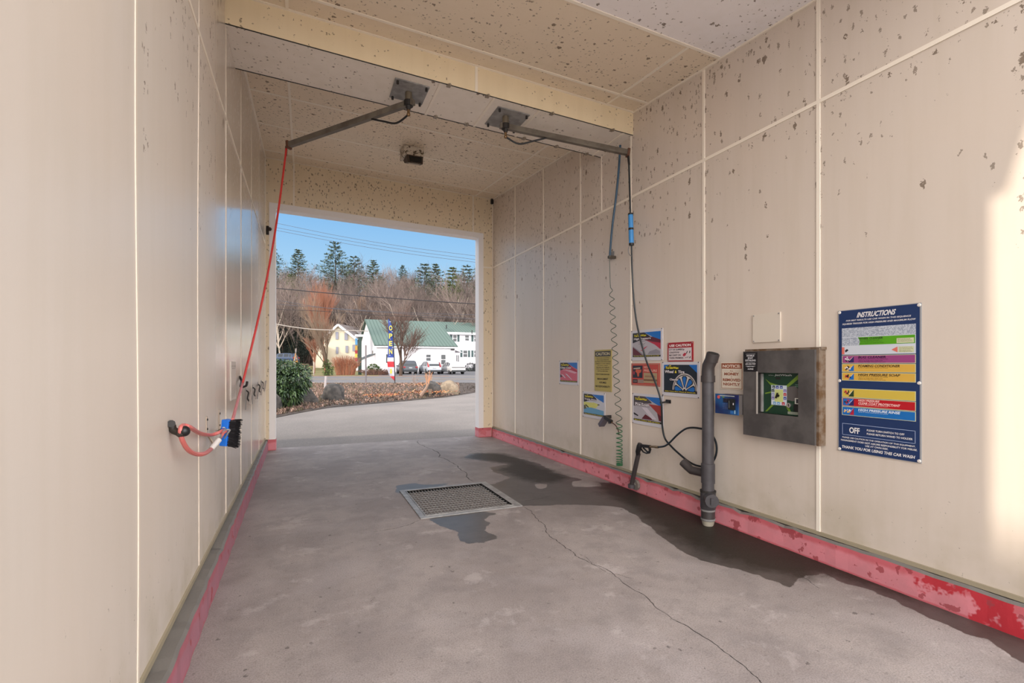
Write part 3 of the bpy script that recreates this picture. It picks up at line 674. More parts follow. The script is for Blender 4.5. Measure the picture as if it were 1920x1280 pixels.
text(L, 'MONEY', W/2, .52*Hh, .66*W, .105*Hh, n+.0008, BRN, 0, .05, 'c'); text(L, 'IS', W/2, .445*Hh, .06*W, .035*Hh, n+.0008, BRN, 0, .01, 'c')
text(L, 'REMOVED', W/2, .30*Hh, .78*W, .105*Hh, n+.0008, BRN, 0, .04, 'c'); text(L, 'NIGHTLY', W/2, .14*Hh, .74*W, .105*Hh, n+.0008, BRN, 0, .04, 'c')
L.build('lettering', t, world=False)
# blank plate
t, W, Hh, b, n = sign('blank_plate', 'blank cream cover plate above the steel coin box', (1412.6, 590, 642.5, 1464, 584.6, 640), C(212, 200, 185, .4), thick=.009)
t['category'] = 'plate'; b.build('plate', t, world=False)
# big instructions board
t, W, Hh, b, n = sign('instruction_board', 'tall dark blue instructions board with coloured bars, rightmost on the wall', (1572, 583, 845, 1728, 567, 867.5), C(150, 150, 152, .4), screws=False)
NAVY = C(22, 48, 92, .4); b.m(NAVY).rect(.012*W, .004*Hh, .985*W, .996*Hh, n); L = MB(); n += .0006
WT = C(226, 222, 220, .4)
def Y(f): return (1-f)*Hh    # fraction from the top
X0, X1 = .055*W, .945*W
text(L, 'INSTRUCTIONS', .5*W-.02*W, Y(.060), .46*W, .036*Hh, n, WT, .3, .03, 'c')
text(L, 'FOR BEST RESULTS USE CAR WASH IN THIS SEQUENCE', .5*W, Y(.083), .78*W, .012*Hh, n, WT, .2, .02, 'c')
text(L, 'SQUEEZE TRIGGER FOR HIGH PRESSURE AND MAXIMUM FLOW', .5*W, Y(.106), .88*W, .013*Hh, n, WT, .2, .02, 'c')
b.m(C(202, 206, 214, .5)).rect(X0, Y(.315), X1, Y(.128), n)
M_CRZ = two_tone('crazed_white_film', (.52, .55, .60), (.30, .33, .40), 130, .42, .58, .5, 0.0)
b.m(M_CRZ).rect(X0, Y(.192), X1, Y(.128), n+.0004); b.rect(X0, Y(.252), X0+.24*W, Y(.196), n+.0004)
b.m(C(84, 158, 22, .4)).flat([(X0+.21*W, Y(.196)), (X1-.008*W, Y(.196)), (X1-.008*W, Y(.250)), (X0+.23*W, Y(.250)), (X0+.24*W, Y(.222))], n+.0006)
CRD = C(206, 208, 168, .5); b.m(CRD).rect(X1-.21*W, Y(.246), X1-.02*W, Y(.214), n+.0009)
GRN = C(20, 52, 12, .5); text(L, 'WHEEL CLEANER', X0+.22*W, Y(.213), .30*W, .013*Hh, n+.0012, GRN, .2, .03)
def fine(x, y, w, k, mat, nn, s=0.011, seed=1):
    for i in range(k): text(L, ['Spray on vehicle lower panels and wheels', 'Allow to soak then rinse well', 'Follow with high pressure rinse cycle'][(i+seed) % 3], x, y-i*s*Hh, w*[1, .82, .93][(i+seed) % 3], .0055*Hh, nn, mat, 0, .01)
fine(X0+.23*W, Y(.222), .30*W, 3, GRN, n+.0012, .010); fine(X1-.20*W, Y(.224), .17*W, 3, K, n+.0014, .008)
b.m(C(214, 112, 96, .5)).rect(X0, Y(.312), X0+.035*W, Y(.262), n+.0006); b.flat([(X1-.27*W, Y(.287)), (X1-.20*W, Y(.268)), (X1-.20*W, Y(.306))], n+.0006); b.m(CRD).rect(X1-.19*W, Y(.306), X1-.02*W, Y(.268), n+.0006)
fine(X1-.18*W, Y(.277), .15*W, 4, K, n+.0010, .009, 2)
b.m(INK).flat([(X0+.05*W, Y(.30)), (X0+.09*W, Y(.285)), (X0+.07*W, Y(.275)), (X0+.04*W, Y(.285))], n+.0006)
def bar_(f0, f1, c, title, tc, icon=None, two=None, lines=2):
    b.m(CRD).rect(X0, Y(f1), X1, Y(f0), n); b.m(c).rect(X0+.008*W, Y(f1)+.003*Hh, X1-.008*W, Y(f0)-.003*Hh, n+.0004); h = (f1-f0)
    if icon:
        ix0, ix1, iy0, iy1 = X0+.015*W, X0+.16*W, Y(f1)+.006*Hh, Y(f0)-.006*Hh; w_, h_ = ix1-ix0, iy1-iy0
        b.m(icon).flat([(ix1, iy0), (ix1, iy1), (ix0+w_*.5, iy0)] if title != 'HIGH PRESSURE RINSE' else [(ix1, iy0), (ix1, iy1), (ix0+w_*.6, iy0)], n+.0008)
        if title in ('HIGH PRESSURE RINSE', 'CLEAR COAT PROTECTANT'): b.m(BLU).flat([(ix0, iy0), (ix0+w_*.55, iy0), (ix1*.98, iy1), (ix0, iy1)] if 0 else [(ix0, iy0), (ix0+w_*.5, iy0), (ix1, iy1), (ix0, iy1)], n+.0007)
        b.m(WHT).flat([(ix0+w_*.55, iy0+h_*.35), (ix1, iy1), (ix0+w_*.6, iy0+h_*.3)], n+.001)
        rr = random.Random(title or 'x'); spots = {'BUG CLEANER': (WHT, INK), 'FOAMING CONDITIONER': (INK, WHT), 'HIGH PRESSURE RINSE': (C(222, 176, 96, .5), WHT)}.get(title, (C(186, 40, 60, .5), INK))
        for i in range(14):
            a_, q = rr.uniform(0, 6.28), rr.uniform(0, .30); cx_, cy_ = ix0+w_*(.42+q*math.cos(a_)), iy0+h_*(.5+1.1*q*math.sin(a_)); r_ = w_*rr.uniform(.04, .09)
            b.m(spots[i % 2]).flat([(cx_+r_*math.cos(k*1.2566+i), cy_+r_*math.sin(k*1.2566+i)) for k in range(5)], n+.0011+i*.00003)
    if two: text(L, two, X0+.215*W, Y(f0+h*.34), .26*W, .013*Hh, n+.001, tc, .25, .03)
    if title: text(L, title, X0+.215*W, Y(f0+h*(.40 if not two else .68)), {6: .3}.get(0, min(.50, .031*len(title)))*W, .0165*Hh, n+.001, tc, .25, .03)
    fine(X0+.22*W, Y(f0+h*(.55 if not two else .80)), .36*W, lines, tc, n+.001, .010, 0)
DB = C(60, 42, 20, .5); GO = C(212, 168, 70, .45)
bar_(.320, .376, C(150, 66, 122, .4), 'BUG CLEANER', C(44, 14, 52, .5), C(40, 30, 90, .5), lines=3)
bar_(.380, .436, GO, 'FOAMING CONDITIONER', DB, BLU, lines=1)
bar_(.440, .497, GO, 'HIGH PRESSURE SOAP', DB, BLU, lines=3)
bar_(.553, .615, C(206, 178, 70, .45), '', DB, C(30, 60, 34, .5), lines=0)
bar_(.618, .678, C(182, 14, 30, .4), 'CLEAR COAT PROTECTANT', C(238, 196, 190, .5), C(38, 34, 92, .5), 'HIGH PRESSURE', lines=1)
bar_(.681, .742, C(14, 104, 176, .4), 'HIGH PRESSURE RINSE', C(214, 226, 236, .5), C(176, 20, 50, .5), lines=1)
LB = C(150, 164, 196, .4)
for r_ in ((.06, .80, .94, .8035), (.06, .8785, .94, .882)): b.m(LB).rect(r_[0]*W, Y(r_[3]), r_[2]*W, Y(r_[1]), n+.0004)
for x in (.06, .934): b.rect(x*W, Y(.882), (x+.007)*W, Y(.80), n+.0004)
text(L, 'OFF', .155*W, Y(.865), .135*W, .042*Hh, n+.0005, WT, 0, .03)
text(L, 'PLEASE TURN SWITCH TO OFF', .38*W, Y(.838), .44*W, .013*Hh, n+.0005, WT, .05, .02); text(L, 'PLEASE RETURN WAND TO HOLDER', .38*W, Y(.862), .53*W, .013*Hh, n+.0005, WT, .05, .02)
text(L, 'PLEASE USE CAUTION IN THE OPERATION OF THIS EQUIPMENT.', .5*W, Y(.906), .88*W, .012*Hh, n+.0005, WT, .05, .02, 'c')
text(L, 'MANAGEMENT DOES NOT ASSUME RESPONSIBILITY FOR MISUSE.', .5*W, Y(.926), .92*W, .012*Hh, n+.0005, WT, .05, .02, 'c')
text(L, 'USE AT OWN RISK.', .5*W, Y(.946), .28*W, .012*Hh, n+.0005, WT, .05, .02, 'c')
text(L, 'THANK YOU FOR USING THIS CAR WASH', .49*W, Y(.977), .88*W, .020*Hh, n+.0005, WT, .2, .03, 'c')
b.build('board', t, world=False); L.build('lettering', t, world=False)
for x in (.012, W-.012):
    for y in (.015, .5*Hh, Hh-.015): s = MB(C(220, 212, 204, .4)); s.tube([(x, y, .004), (x, y, .010)], [.012, .009], 10); s.build('screw', t, world=False)
# paper notice on the left wall
t, W, Hh, b, n = sign('paper_notice', 'small faded paper sheet on the left wall beside the red hose', (432.5, 677, 750, 442, 678, 748), C(214, 204, 194, .6), side='L', screws=False, thick=.003)
t['category'] = 'notice'; b.build('sheet', t, world=False); L = MB()
text(L, 'NOTICE TO CUSTOMERS', .1*W, .86*Hh, .8*W, .03*Hh, n, K); text(L, 'PLEASE READ', .2*W, .81*Hh, .6*W, .02*Hh, n, K)
for i in range(9): text(L, ['No mud or heavy trucks', 'Use this bay with care', 'Keep brush off the floor'][i % 3], .12*W, (.36-.036*i)*Hh, .72*W, .016*Hh, n, K)
L.build('lettering', t, world=False)

# ================================================================== COIN BOX
def face(u0, vt0, vb0, u1, vt1, vb1, X):
    return wall_frame('R', u0, vt0, vb0, u1, vt1, vb1, XR-X)
PR = .10
M, W, Hh = face(1393.4, 658, 814, 1527.5, 656, 835, XR-PR)
t = thing('coin_box', 'large dull steel coin box with a recessed green control panel', 'coin box', mat=M)
Mo, Wo, Ho = face(1421, 698, 774, 1496.5, 700, 781, XR-PR)
ox = (Mo.translation.y-M.translation.y)*-1; oz = Mo.translation.z-M.translation.z
b = MB(M_STEEL); D = -PR+.001
out = [(0, 0), (W, 0), (W, Hh), (0, Hh)]; inn = [(ox, oz), (ox+Wo, oz), (ox+Wo, oz+Ho), (ox, oz+Ho)]
for i in range(4):
    j = (i+1) % 4
    b.poly([(*out[i], 0), (*out[j], 0), (*inn[j], 0), (*inn[i], 0)]); b.poly([(*out[i], 0), (*out[i], D), (*out[j], D), (*out[j], 0)])
    b.m(C(40, 36, 34, .5)).poly([(*inn[i], 0), (*inn[j], 0), (*inn[j], -.055), (*inn[i], -.055)]); b.m(M_STEEL)
b.build('housing', t, world=False)
b = MB(M_RUST); b.box((W, -.004, D), (W+.022, Hh+.012, -.02)); b.box((-.01, Hh, D), (W+.03, Hh+.02, -.035)); b.build('wooden_surround', t, world=False)['label'] = 'weathered rusty wooden edge'
b = MB(C(168, 160, 152, .4)); b.box((ox-.012, oz-.01, -.004), (ox-.001, oz+Ho+.01, .008)); b.build('door_edge', t, world=False)
b = MB(C(16, 54, 36, .4)); b.box((ox+.001, oz+.001, -.058), (ox+Wo-.001, oz+Ho-.001, -.05)); px = lambda p, q: (ox+p*Wo, oz+q*Ho); n = -.0495
LG = C(104, 134, 40, .4)
def arm(pts): b.m(LG).flat([px(p, q) for p, q in pts], n)
arm([(.09, .85), (.22, .76), (.45, .70), (.62, .70), (.90, .96), (.97, 1-.01), (.99, .93), (.62, .62), (.30, .62)])
arm([(.09, .47), (.30, .52), (.30, .56), (.09, .50)]); arm([(.09, .04), (.24, .20), (.30, .36), (.42, .36), (.30, .20), (.14, .04)])
arm([(.40, .22), (.60, .22), (.70, .06), (.76, .04), (.66, .26), (.60, .34)])
b.m(C(92, 86, 84, .5)).flat([px(*p) for p in ((.62, .66), (.84, .70), (.92, .62), (.93, .50), (.96, .38), (.78, .34), (.64, .36))], n+.0004)
b.m(C(196, 206, 214, .4)).rect(*px(.25, .22), *px(.64, .70), n+.0006); b.m(C(196, 204, 130, .4)).rect(*px(.34, .30), *px(.55, .60), n+.0010)
icons = [(.28, .62, 0), (.37, .62, 1), (.47, .62, 1), (.26, .53, 0), (.26, .44, 4), (.26, .35, 5), (.56, .54, 5), (.56, .45, 2), (.56, .36, 1), (.30, .23, 3), (.40, .23, 3), (.52, .23, 2)]
ic = [C(30, 60, 62, .4), C(54, 76, 150, .4), C(176, 34, 44, .4), C(110, 160, 200, .4), C(150, 156, 190, .4), C(120, 110, 170, .4)]
for p, q, c in icons: b.m(ic[c]).rect(*px(p, q), *px(p+.07, q+.07), n+.0012); b.m(WHT).rect(*px(p+.02, q+.02), *px(p+.05, q+.035), n+.0014)
b.m(C(30, 28, 26, .5)).rect(*px(.36, .84), *px(.48, .90), n+.0006); b.m(C(206, 206, 196, .5)).rect(*px(.83, .28), *px(1, .42), n+.001); b.m(C(48, 150, 130, .5)).rect(*px(.94, .29), *px(1, .39), n+.0013)
b.m(C(40, 44, 52, .5)).rect(*px(.86, .30), *px(.92, .40), n+.0013)
b.m(C(14, 13, 14, .4)).rect(*px(.80, .10), *px(1, .27), n+.001); b.m(C(150, 156, 140, .5)).rect(*px(.66, .03), *px(1, .09), n+.0012)
b.m(C(60, 150, 180, .4)).flat([px(*p) for p in ((.90, .58), (.95, .63), (.99, .58), (.95, .53))], n+.001)
b.build('control_panel', t, world=False)
L = MB(); text(L, 'JetWash', *px(.33, .915), .42*Wo, .055*Ho, n+.001, C(190, 190, 190, .4), .25, .02); text(L, 'Self Serve', *px(.18, .93), .13*Wo, .02*Ho, n+.001, C(170, 170, 170, .4), 0, .01)
text(L, 'INSERT COINS', *px(.84, .72), .15*Wo, .02*Ho, n+.001, C(150, 200, 170, .4)); text(L, 'OR BILLS HERE', *px(.84, .68), .15*Wo, .02*Ho, n+.001, C(150, 200, 170, .4)); text(L, 'CAUTION HIGH PRESSURE', *px(.71, .05), .28*Wo, .02*Ho, n+.0016, K)
L.build('lettering', t, world=False)
b = MB(C(20, 18, 18, .3)); cx_, cy_ = px(.43, .45); b.tube([(cx_, cy_, n+.001), (cx_, cy_, n+.016)], .012, 14); b.bar((cx_-.010, cy_-.022, n+.02), (cx_+.008, cy_+.024, n+.02), .011, .010, (0, 0, 1)); b.build('selector_knob', t, world=False)
b = MB(M_CHROME); cx_, cy_ = px(.70, .24); b.tube([(cx_, cy_, n), (cx_, cy_, n+.012)], .02, 14); b.m(M_BLACK).rect(cx_-.004, cy_-.012, cx_+.004, cy_+.012, n+.0125); b.build('coin_slot', t, world=False)
b = MB(M_GALV); b.box((ox+.004, oz+.01, -.05), (ox+.018, oz+Ho-.01, -.03)); b.build('hinge', t, world=False)
# sticker on the box
M2, W2, H2 = face(1394.6, 660, 696, 1420, 660.5, 697, XR-PR-.002)
s = thing('advert_sticker', 'small black sticker at the top left corner of the coin box', 'sticker', mat=M2)
b = MB(C(18, 17, 22, .4)); b.box((0, 0, -.0015), (W2, H2, 0)); b.build('backing', s, world=False)
L = MB(); WS = C(214, 212, 214, .4)
for tx, y, w_, h_ in (('MOBILE', .78, .56, .085), ('BOAT', .66, .38, .085), ('DETAILING', .54, .76, .085), ('603-520-7909', .36, .74, .07), ('Call or Text', .24, .5, .04), ('ALPINE', .10, .42, .07)): text(L, tx, W2/2, y*H2, w_*W2, h_*H2, .0006, WS, 0, .03, 'c')
for y in (.47, .28, .90): L.m(WS).rect(.15*W2, y*H2, .85*W2, (y+.012)*H2, .0006)
L.build('lettering', s, world=False)
# card reader
PR2 = .16
M, W, Hh = face(1341, 738, 774.5, 1383.5, 740, 778, XR-PR2)
t = thing('card_reader', 'blue card reader box left of the steel coin box', 'card reader', mat=M)
b = MB(C(84, 78, 76, .5)); b.box((.005, .004, -PR2+.001), (W-.004, Hh-.004, -.012)); b.build('housing', t, world=False)
nt = NT('blue_fascia'); g_ = nt.noise(4, 2); m_bl = nt.done(nt.mix(nt.sm(g_, .35, .6), (.006, .012, .08), (.010, .08, .24)), .35)
b = MB(m_bl); b.box((0, 0, -.012), (W, Hh, 0)); b.m(C(170, 176, 170, .4)).rect(.20*W, .90*Hh, .86*W, .945*Hh, .001)
b.m(C(206, 90, 84, .4)).flat([(.16*W+.065*W*math.cos(i*.628), .84*Hh+.09*Hh*math.sin(i*.628)) for i in range(10)], .001)
b.m(C(160, 196, 214, .4)).rect(.85*W, .06*Hh, .90*W, .24*Hh, .001); b.m(C(46, 110, 180, .4)).rect(.68*W, .06*Hh, .82*W, .2*Hh, .001)
b.m(C(96, 130, 60, .4)).rect(.32*W, .82*Hh, .42*W, .88*Hh, .001); b.build('fascia', t, world=False)
b = MB(C(22, 26, 28, .3)); b.box((.64*W, .26*Hh, 0), (.90*W, .80*Hh, .018)); b.m(C(120, 122, 122, .4)).rect(.68*W, .34*Hh, .70*W, .70*Hh, .019); b.m(WHT).rect(.85*W, .50*Hh, .89*W, .60*Hh, .019); b.build('card_slot', t, world=False)
b = MB(C(34, 34, 52, .3)); b.box((.38*W, .60*Hh, 0), (.58*W, .80*Hh, .004)); b.build('display', t, world=False)
L = MB(); PB = C(120, 136, 180, .4)
for i, tx in enumerate(('INSERT CARD', 'OR TAP HERE', 'CREDIT AND DEBIT', 'ACCEPTED')): text(L, tx, .34*W, (.50-.08*i)*Hh, .26*W, .032*Hh, .001, PB)
L.build('lettering', t, world=False)

# ================================================================== PIPE STAND
PXc, PYc = 3.655, 3.61
def pv(v, X=PXc, Yc=PYc): return H-(v-CY)/F*(SN*X+CS*Yc)
t = thing('standpipe', 'thick grey plastic standpipe with an angled top and a plug at its foot', 'pipe', (PXc, PYc, 0))
r = .056
b = MB(M_PVC); zt = pv(706); b.tube([(PXc, PYc, pv(870)), (PXc, PYc, zt)], r, 20); b.build('tube', t, True)
b = MB(M_PVCD); e1 = on_x(1337.5, 662, PXc)
b.tube([(PXc, PYc, pv(716)), (PXc, PYc, pv(704))], r*1.2, 20)
P0 = Vector((PXc, PYc, pv(706))); P1 = Vector((PXc, PYc, pv(697)))
b.tube([P0, P1, P1.lerp(e1, .25)+Vector((0, .012, .012)), e1.lerp(P1, .3), e1], [r*1.08, r*1.08, r*1.06, r*1.04, r*1.02], 20)
b.tube([e1.lerp(P1, .42), e1.lerp(P1, .03)], [r*1.10, r*1.08], 20); b.m(C(20, 18, 18, .8)).tube([e1.lerp(P1, .02), e1+(e1-P1)*.012], r*.86, 18); b.build('elbow', t, True)['label'] = 'dark angled elbow at the top'
b = MB(M_PVC); b.tube([(PXc, PYc, pv(905)), (PXc, PYc, pv(905)+.001), (PXc, PYc, pv(869)), (PXc, PYc, pv(868))], [r*1.02, r*1.16, r*1.16, r], 20)
q0 = Vector((PXc, PYc, pv(888))); q1 = on_x(1296, 881, PXc-.01); q2 = on_x(1281, 866, PXc-.02)
b.m(M_PVCD).tube([q0, q1, q1.lerp(q2, .5), q2], [.042, .042, .045, .046], 16); b.build('branch_elbow', t, True)
b = MB(M_PVC); b.tube([(PXc, PYc, pv(955)), (PXc, PYc, pv(950)), (PXc, PYc, pv(921)), (PXc, PYc, pv(919)), (PXc, PYc, pv(905))], [r*1.15, r*1.3, r*1.3, r*1.05, r*1.02], 20)
pl = on_x(1334, 938, PXc-.09); b.tube([(PXc, PYc, pl.z), pl], [.05, .055], 18)
b.m(M_DARK).tube([(PXc, PYc, pv(922)), (PXc, PYc, pv(918.5))], r*1.34, 20); b.build('tee_fitting', t, True)
b = MB(M_PVC); dn = (pl-Vector((PXc, PYc, pl.z))).normalized(); b.tube([pl, pl+dn*.03], .062, 20); b.bar(pl+dn*.03+Vector((0, 0, -.03)), pl+dn*.03+Vector((0, 0, .03)), .026, .03, tuple(dn)); b.build('cleanout_plug', t, True)
b = MB(M_PVCD); b.tube([(PXc, PYc, .05), (PXc, PYc, pv(955))], r*1.15, 20); b.m(M_GALV)
for v in (955, 972): b.tube([(PXc, PYc, pv(v)-.008), (PXc, PYc, pv(v)+.008)], r*1.22, 20)
b.m(C(160, 152, 136, .6)).tube([(PXc, PYc, 0), (PXc, PYc, .012), (PXc, PYc, .05)], [r*.85, r*.95, r*1.1], 20); b.build('base_coupling', t, True)

# ================================================================== WAND HOLDER, GUN, HOSES
wb = on_x(1184, 909, 3.715); wt = on_x(1197, 850, 3.70)
t = thing('wand_holder', 'slanted grey pipe holder bolted to the pink curb, holding the trigger gun', 'holder', (wb.x, wb.y, 0))
b = MB(M_PVCD); b.tube([wb, wt], .027, 14); b.build('tube', t, True)
b = MB(M_PVC); b.tube([wb+Vector((0, 0, -.035)), wb+Vector((0, 0, .01))], .042, 14); b.build('socket', t, True)
b = MB(C(120, 112, 104, .6)); f = Vector((3.785, wb.y-.01, wb.z)); b.tube([f+Vector((.004, 0, 0)), f+Vector((-.03, 0, 0))], .065, 9); b.tube([f, wb], .022, 8); b.build('flange', t, True)
b = MB(M_GALV)
gp = on_x(1200, 838, 3.69)
t = thing('spray_gun', 'black trigger spray gun standing in the slanted pipe holder', 'spray gun', tuple(gp))
X_ = 3.69; W_ = lambda u, v, dx=0: on_x(u, v, X_+dx)
b = MB(M_BLACK); b.tube([wt-(wt-wb).normalized()*.02, W_(1196, 846), W_(1199, 836), W_(1200, 831)], [.027, .030, .034, .026], 10); b.bar(W_(1201, 835), W_(1219, 837), .034, .030, (1, 0, 0)); b.build('body', t, True)
b = MB(M_BLACK); b.tube([W_(1206, 839), W_(1209, 842), W_(1214, 847), W_(1218, 845.5), W_(1217, 840), W_(1214, 837)], .0095, 8); b.tube([W_(1202, 841), W_(1206, 847), W_(1212, 849.5), W_(1218, 848.5), W_(1220, 842), W_(1218, 838)], .009, 8); b.build('trigger_guard', t, True)
b = MB(M_BRASS); b.tube([W_(1217, 836.8), W_(1228, 837.2)], .013, 8); b.tube([W_(1228, 837.4), W_(1234, 838)], .016, 6); b.build('hose_fitting', t, True)
# hanging high-pressure hose
def smooth_path(pts, k=8):
    P = [Vector(p) for p in pts]; out = []
    for i in range(len(P)-1):
        p0, p1, p2, p3 = P[max(i-1, 0)], P[i], P[i+1], P[min(i+2, len(P)-1)]
        for j in range(k):
            s = j/k; out.append(.5*((2*p1)+(p2-p0)*s+(2*p0-5*p1+4*p2-p3)*s*s+(3*p1-p0-3*p2+p3)*s**3))
    return out+[P[-1]]
TIPR = on_x(1178, 291, 3.69)
hp = [(1179, 300, 3.69), (1180.5, 350, 3.69), (1182, 400, 3.69), (1184, 462, 3.69), (1185, 500, 3.68), (1187.5, 550, 3.68), (1193, 600, 3.68), (1203, 645, 3.68), (1214, 682, 3.69), (1228, 715, 3.70), (1239, 750, 3.71), (1241, 775, 3.72), (1242, 800, 3.74), (1247, 822, 3.75), (1260, 838, 3.75), (1275, 852, 3.75), (1290, 864, 3.75), (1305, 872, 3.765), (1323, 874, 3.785), (1336, 866, 3.79), (1343, 850, 3.79), (1343, 832, 3.79), (1336, 816, 3.79), (1326, 806, 3.785), (1312, 803, 3.78), (1298, 801.5, 3.765), (1285, 804, 3.75), (1270, 815, 3.73), (1256, 829, 3.71), (1246, 836, 3.70), (1234, 838, 3.69)]
t = thing('pressure_hose', 'black high pressure hose hanging from the right swing arm and looping behind the standpipe', 'hose', tuple(TIPR))
b = MB(C(20, 26, 32, .35)); b.tube(smooth_path([on_x(*p) for p in hp], 6), .0105, 8); b.build('hose', t, True)
b = MB(C(60, 140, 205, .45)); b.tube([on_x(1182.3, 402, 3.69), on_x(1184, 458, 3.69)], .030, 14); b.m(M_BLACK)
for v0, v1 in ((400, 403), (427.5, 431.5), (456, 460)): b.tube([on_x(1182.3+(v0-402)*.03, v0, 3.69), on_x(1182.3+(v1-402)*.03, v1, 3.69)], .0315, 14)
b.build('sleeve', t, True)['label'] = 'bright blue foam sleeve'
b = MB(M_GALV); b.tube(smooth_path([on_x(1180.5, 459, 3.67), on_x(1178.5, 468, 3.67), on_x(1179.5, 476, 3.67), on_x(1183.5, 480, 3.67)], 5), .005, 6); b.build('safety_cable', t, True)
b = MB(M_DARK); b.tube([TIPR+Vector((0, 0, -.01)), on_x(1179.6, 309, 3.69)], [.016, .013], 8); b.build('hose_fitting', t, True)
b = MB(M_BLACK); p_ = on_x(1238, 755, 3.72); q_ = on_x(1254, 752.5, XR-.006)
t = thing('hose_clamp', 'black strap bracket holding the black hose to the wall beside the lowest poster', 'bracket', tuple(q_))
b.bar(p_, q_, .026, .016, (0, 0, 1)); b.box((XR-.01, q_.y-.03, q_.z-.02), (XR-.001, q_.y+.05, q_.z+.02)); b.build('strap', t)
# blue air line, bracket, spiral hose, small gun
CB = on_x(1143, 481, 3.74)
t = thing('air_line', 'dark blue hose running down the wall from the ceiling beam', 'hose', tuple(CB))
b = MB(C(34, 72, 98, .4)); b.tube(smooth_path([on_x(1163, 272, 3.78), on_x(1160, 320, 3.78), on_x(1155, 370, 3.775), on_x(1147.5, 430, 3.76), on_x(1143.5, 480, 3.745)], 6), .014, 8); b.build('hose', t, True)
t = thing('hose_bracket', 'small metal wall bracket where the blue hose meets the thin spiral hose', 'bracket', tuple(CB))
q_ = on_x(1147, 479, XR-.004); b = MB(M_GALV); b.box((XR-.006, q_.y-.055, q_.z-.05), (XR-.001, q_.y+.03, q_.z+.05)); b.build('plate', t)
b = MB(C(92, 84, 74, .4, .5)); b.box((CB.x-.02, CB.y-.03, CB.z-.024), (XR-.004, CB.y+.02, CB.z+.012)); b.build('clamp', t, bevel=.004)
t = thing('spiral_hose', 'thin green spiral air hose hanging in stretched coils down the right wall', 'hose', tuple(CB))
pts = [on_x(1142.6, 482, 3.742), on_x(1143.4, 505, 3.742), on_x(1144, 530, 3.742)]
S0, S1 = on_x(1145.5, 538, 3.75), on_x(1161, 795, 3.75)
turns = 15
for i in range(turns*12+1):
    f = i/(turns*12); c = S0.lerp(S1, f); a_ = f*turns*6.2832; rr_ = .036*min(1, .3+f*8)+.006*f; pts.append(c+Vector((rr_*.9*math.sin(a_), rr_*math.cos(a_), 0)))
b = MB(C(46, 72, 58, .4)); b.tube(pts, .0042, 6)
S2 = on_x(1161.5, 872, 3.745); pt2 = []
sp0 = pts[-1]
for i in range(13*12+1):
    f = i/(13*12); g_ = 1-(1-f)**1.7; c = S1.lerp(S2, g_); a_ = f*13*6.2832; rr_ = .040; pt2.append(c+Vector((rr_*.9*math.sin(a_), rr_*math.cos(a_), 0)))
b.m(C(44, 104, 66, .4)).tube([sp0]+pt2[1:], .0058, 6); b.build('coil', t, True)
b = MB(C(70, 34, 30, .4)); G0 = on_x(1150, 797, 3.72)
b.tube(smooth_path([on_x(1147, 792, 3.70), on_x(1154, 797, 3.71), on_x(1159, 806, 3.72), on_x(1160.5, 815, 3.74)], 5), .006, 6); b.build('lead', t, True)['label'] = 'dark lead from the coil to the small gun'
gp = on_x(1140, 790, XR)
t = thing('gun_holster', 'small grey holster on the wall below the blue and yellow poster', 'holster', tuple(gp))
hx = lambda u, v, X=3.73: on_x(u, v, X)
b = MB(C(88, 82, 92, .45)); b.bar(hx(1136, 783), hx(1127, 797), .052, .085, (1, 0, 0)); b.build('pocket', t, bevel=.004)
b = MB(M_DARK); q_ = on_x(1141, 781, 3.79); b.box((3.72, q_.y-.015, q_.z-.02), (XR-.001, q_.y+.015, q_.z+.02)); b.build('arm', t)
t = thing('foam_gun', 'small black trigger gun lying in the grey wall holster', 'spray gun', tuple(hx(1140, 785, 3.70)))
b = MB(M_BLACK); b.bar(hx(1134, 781, 3.70), hx(1147, 791, 3.70), .045, .04, (1, 0, 0)); b.build('body', t, bevel=.006)
b = MB(M_BLACK); b.tube([hx(1142, 789, 3.70), hx(1140.5, 793, 3.70), hx(1144, 793.5, 3.70)], .006, 6); b.build('trigger', t)
b = MB(M_BRASS); b.tube([hx(1146, 790.4, 3.70), hx(1148, 792.5, 3.70)], .010, 6); b.build('hose_fitting', t)

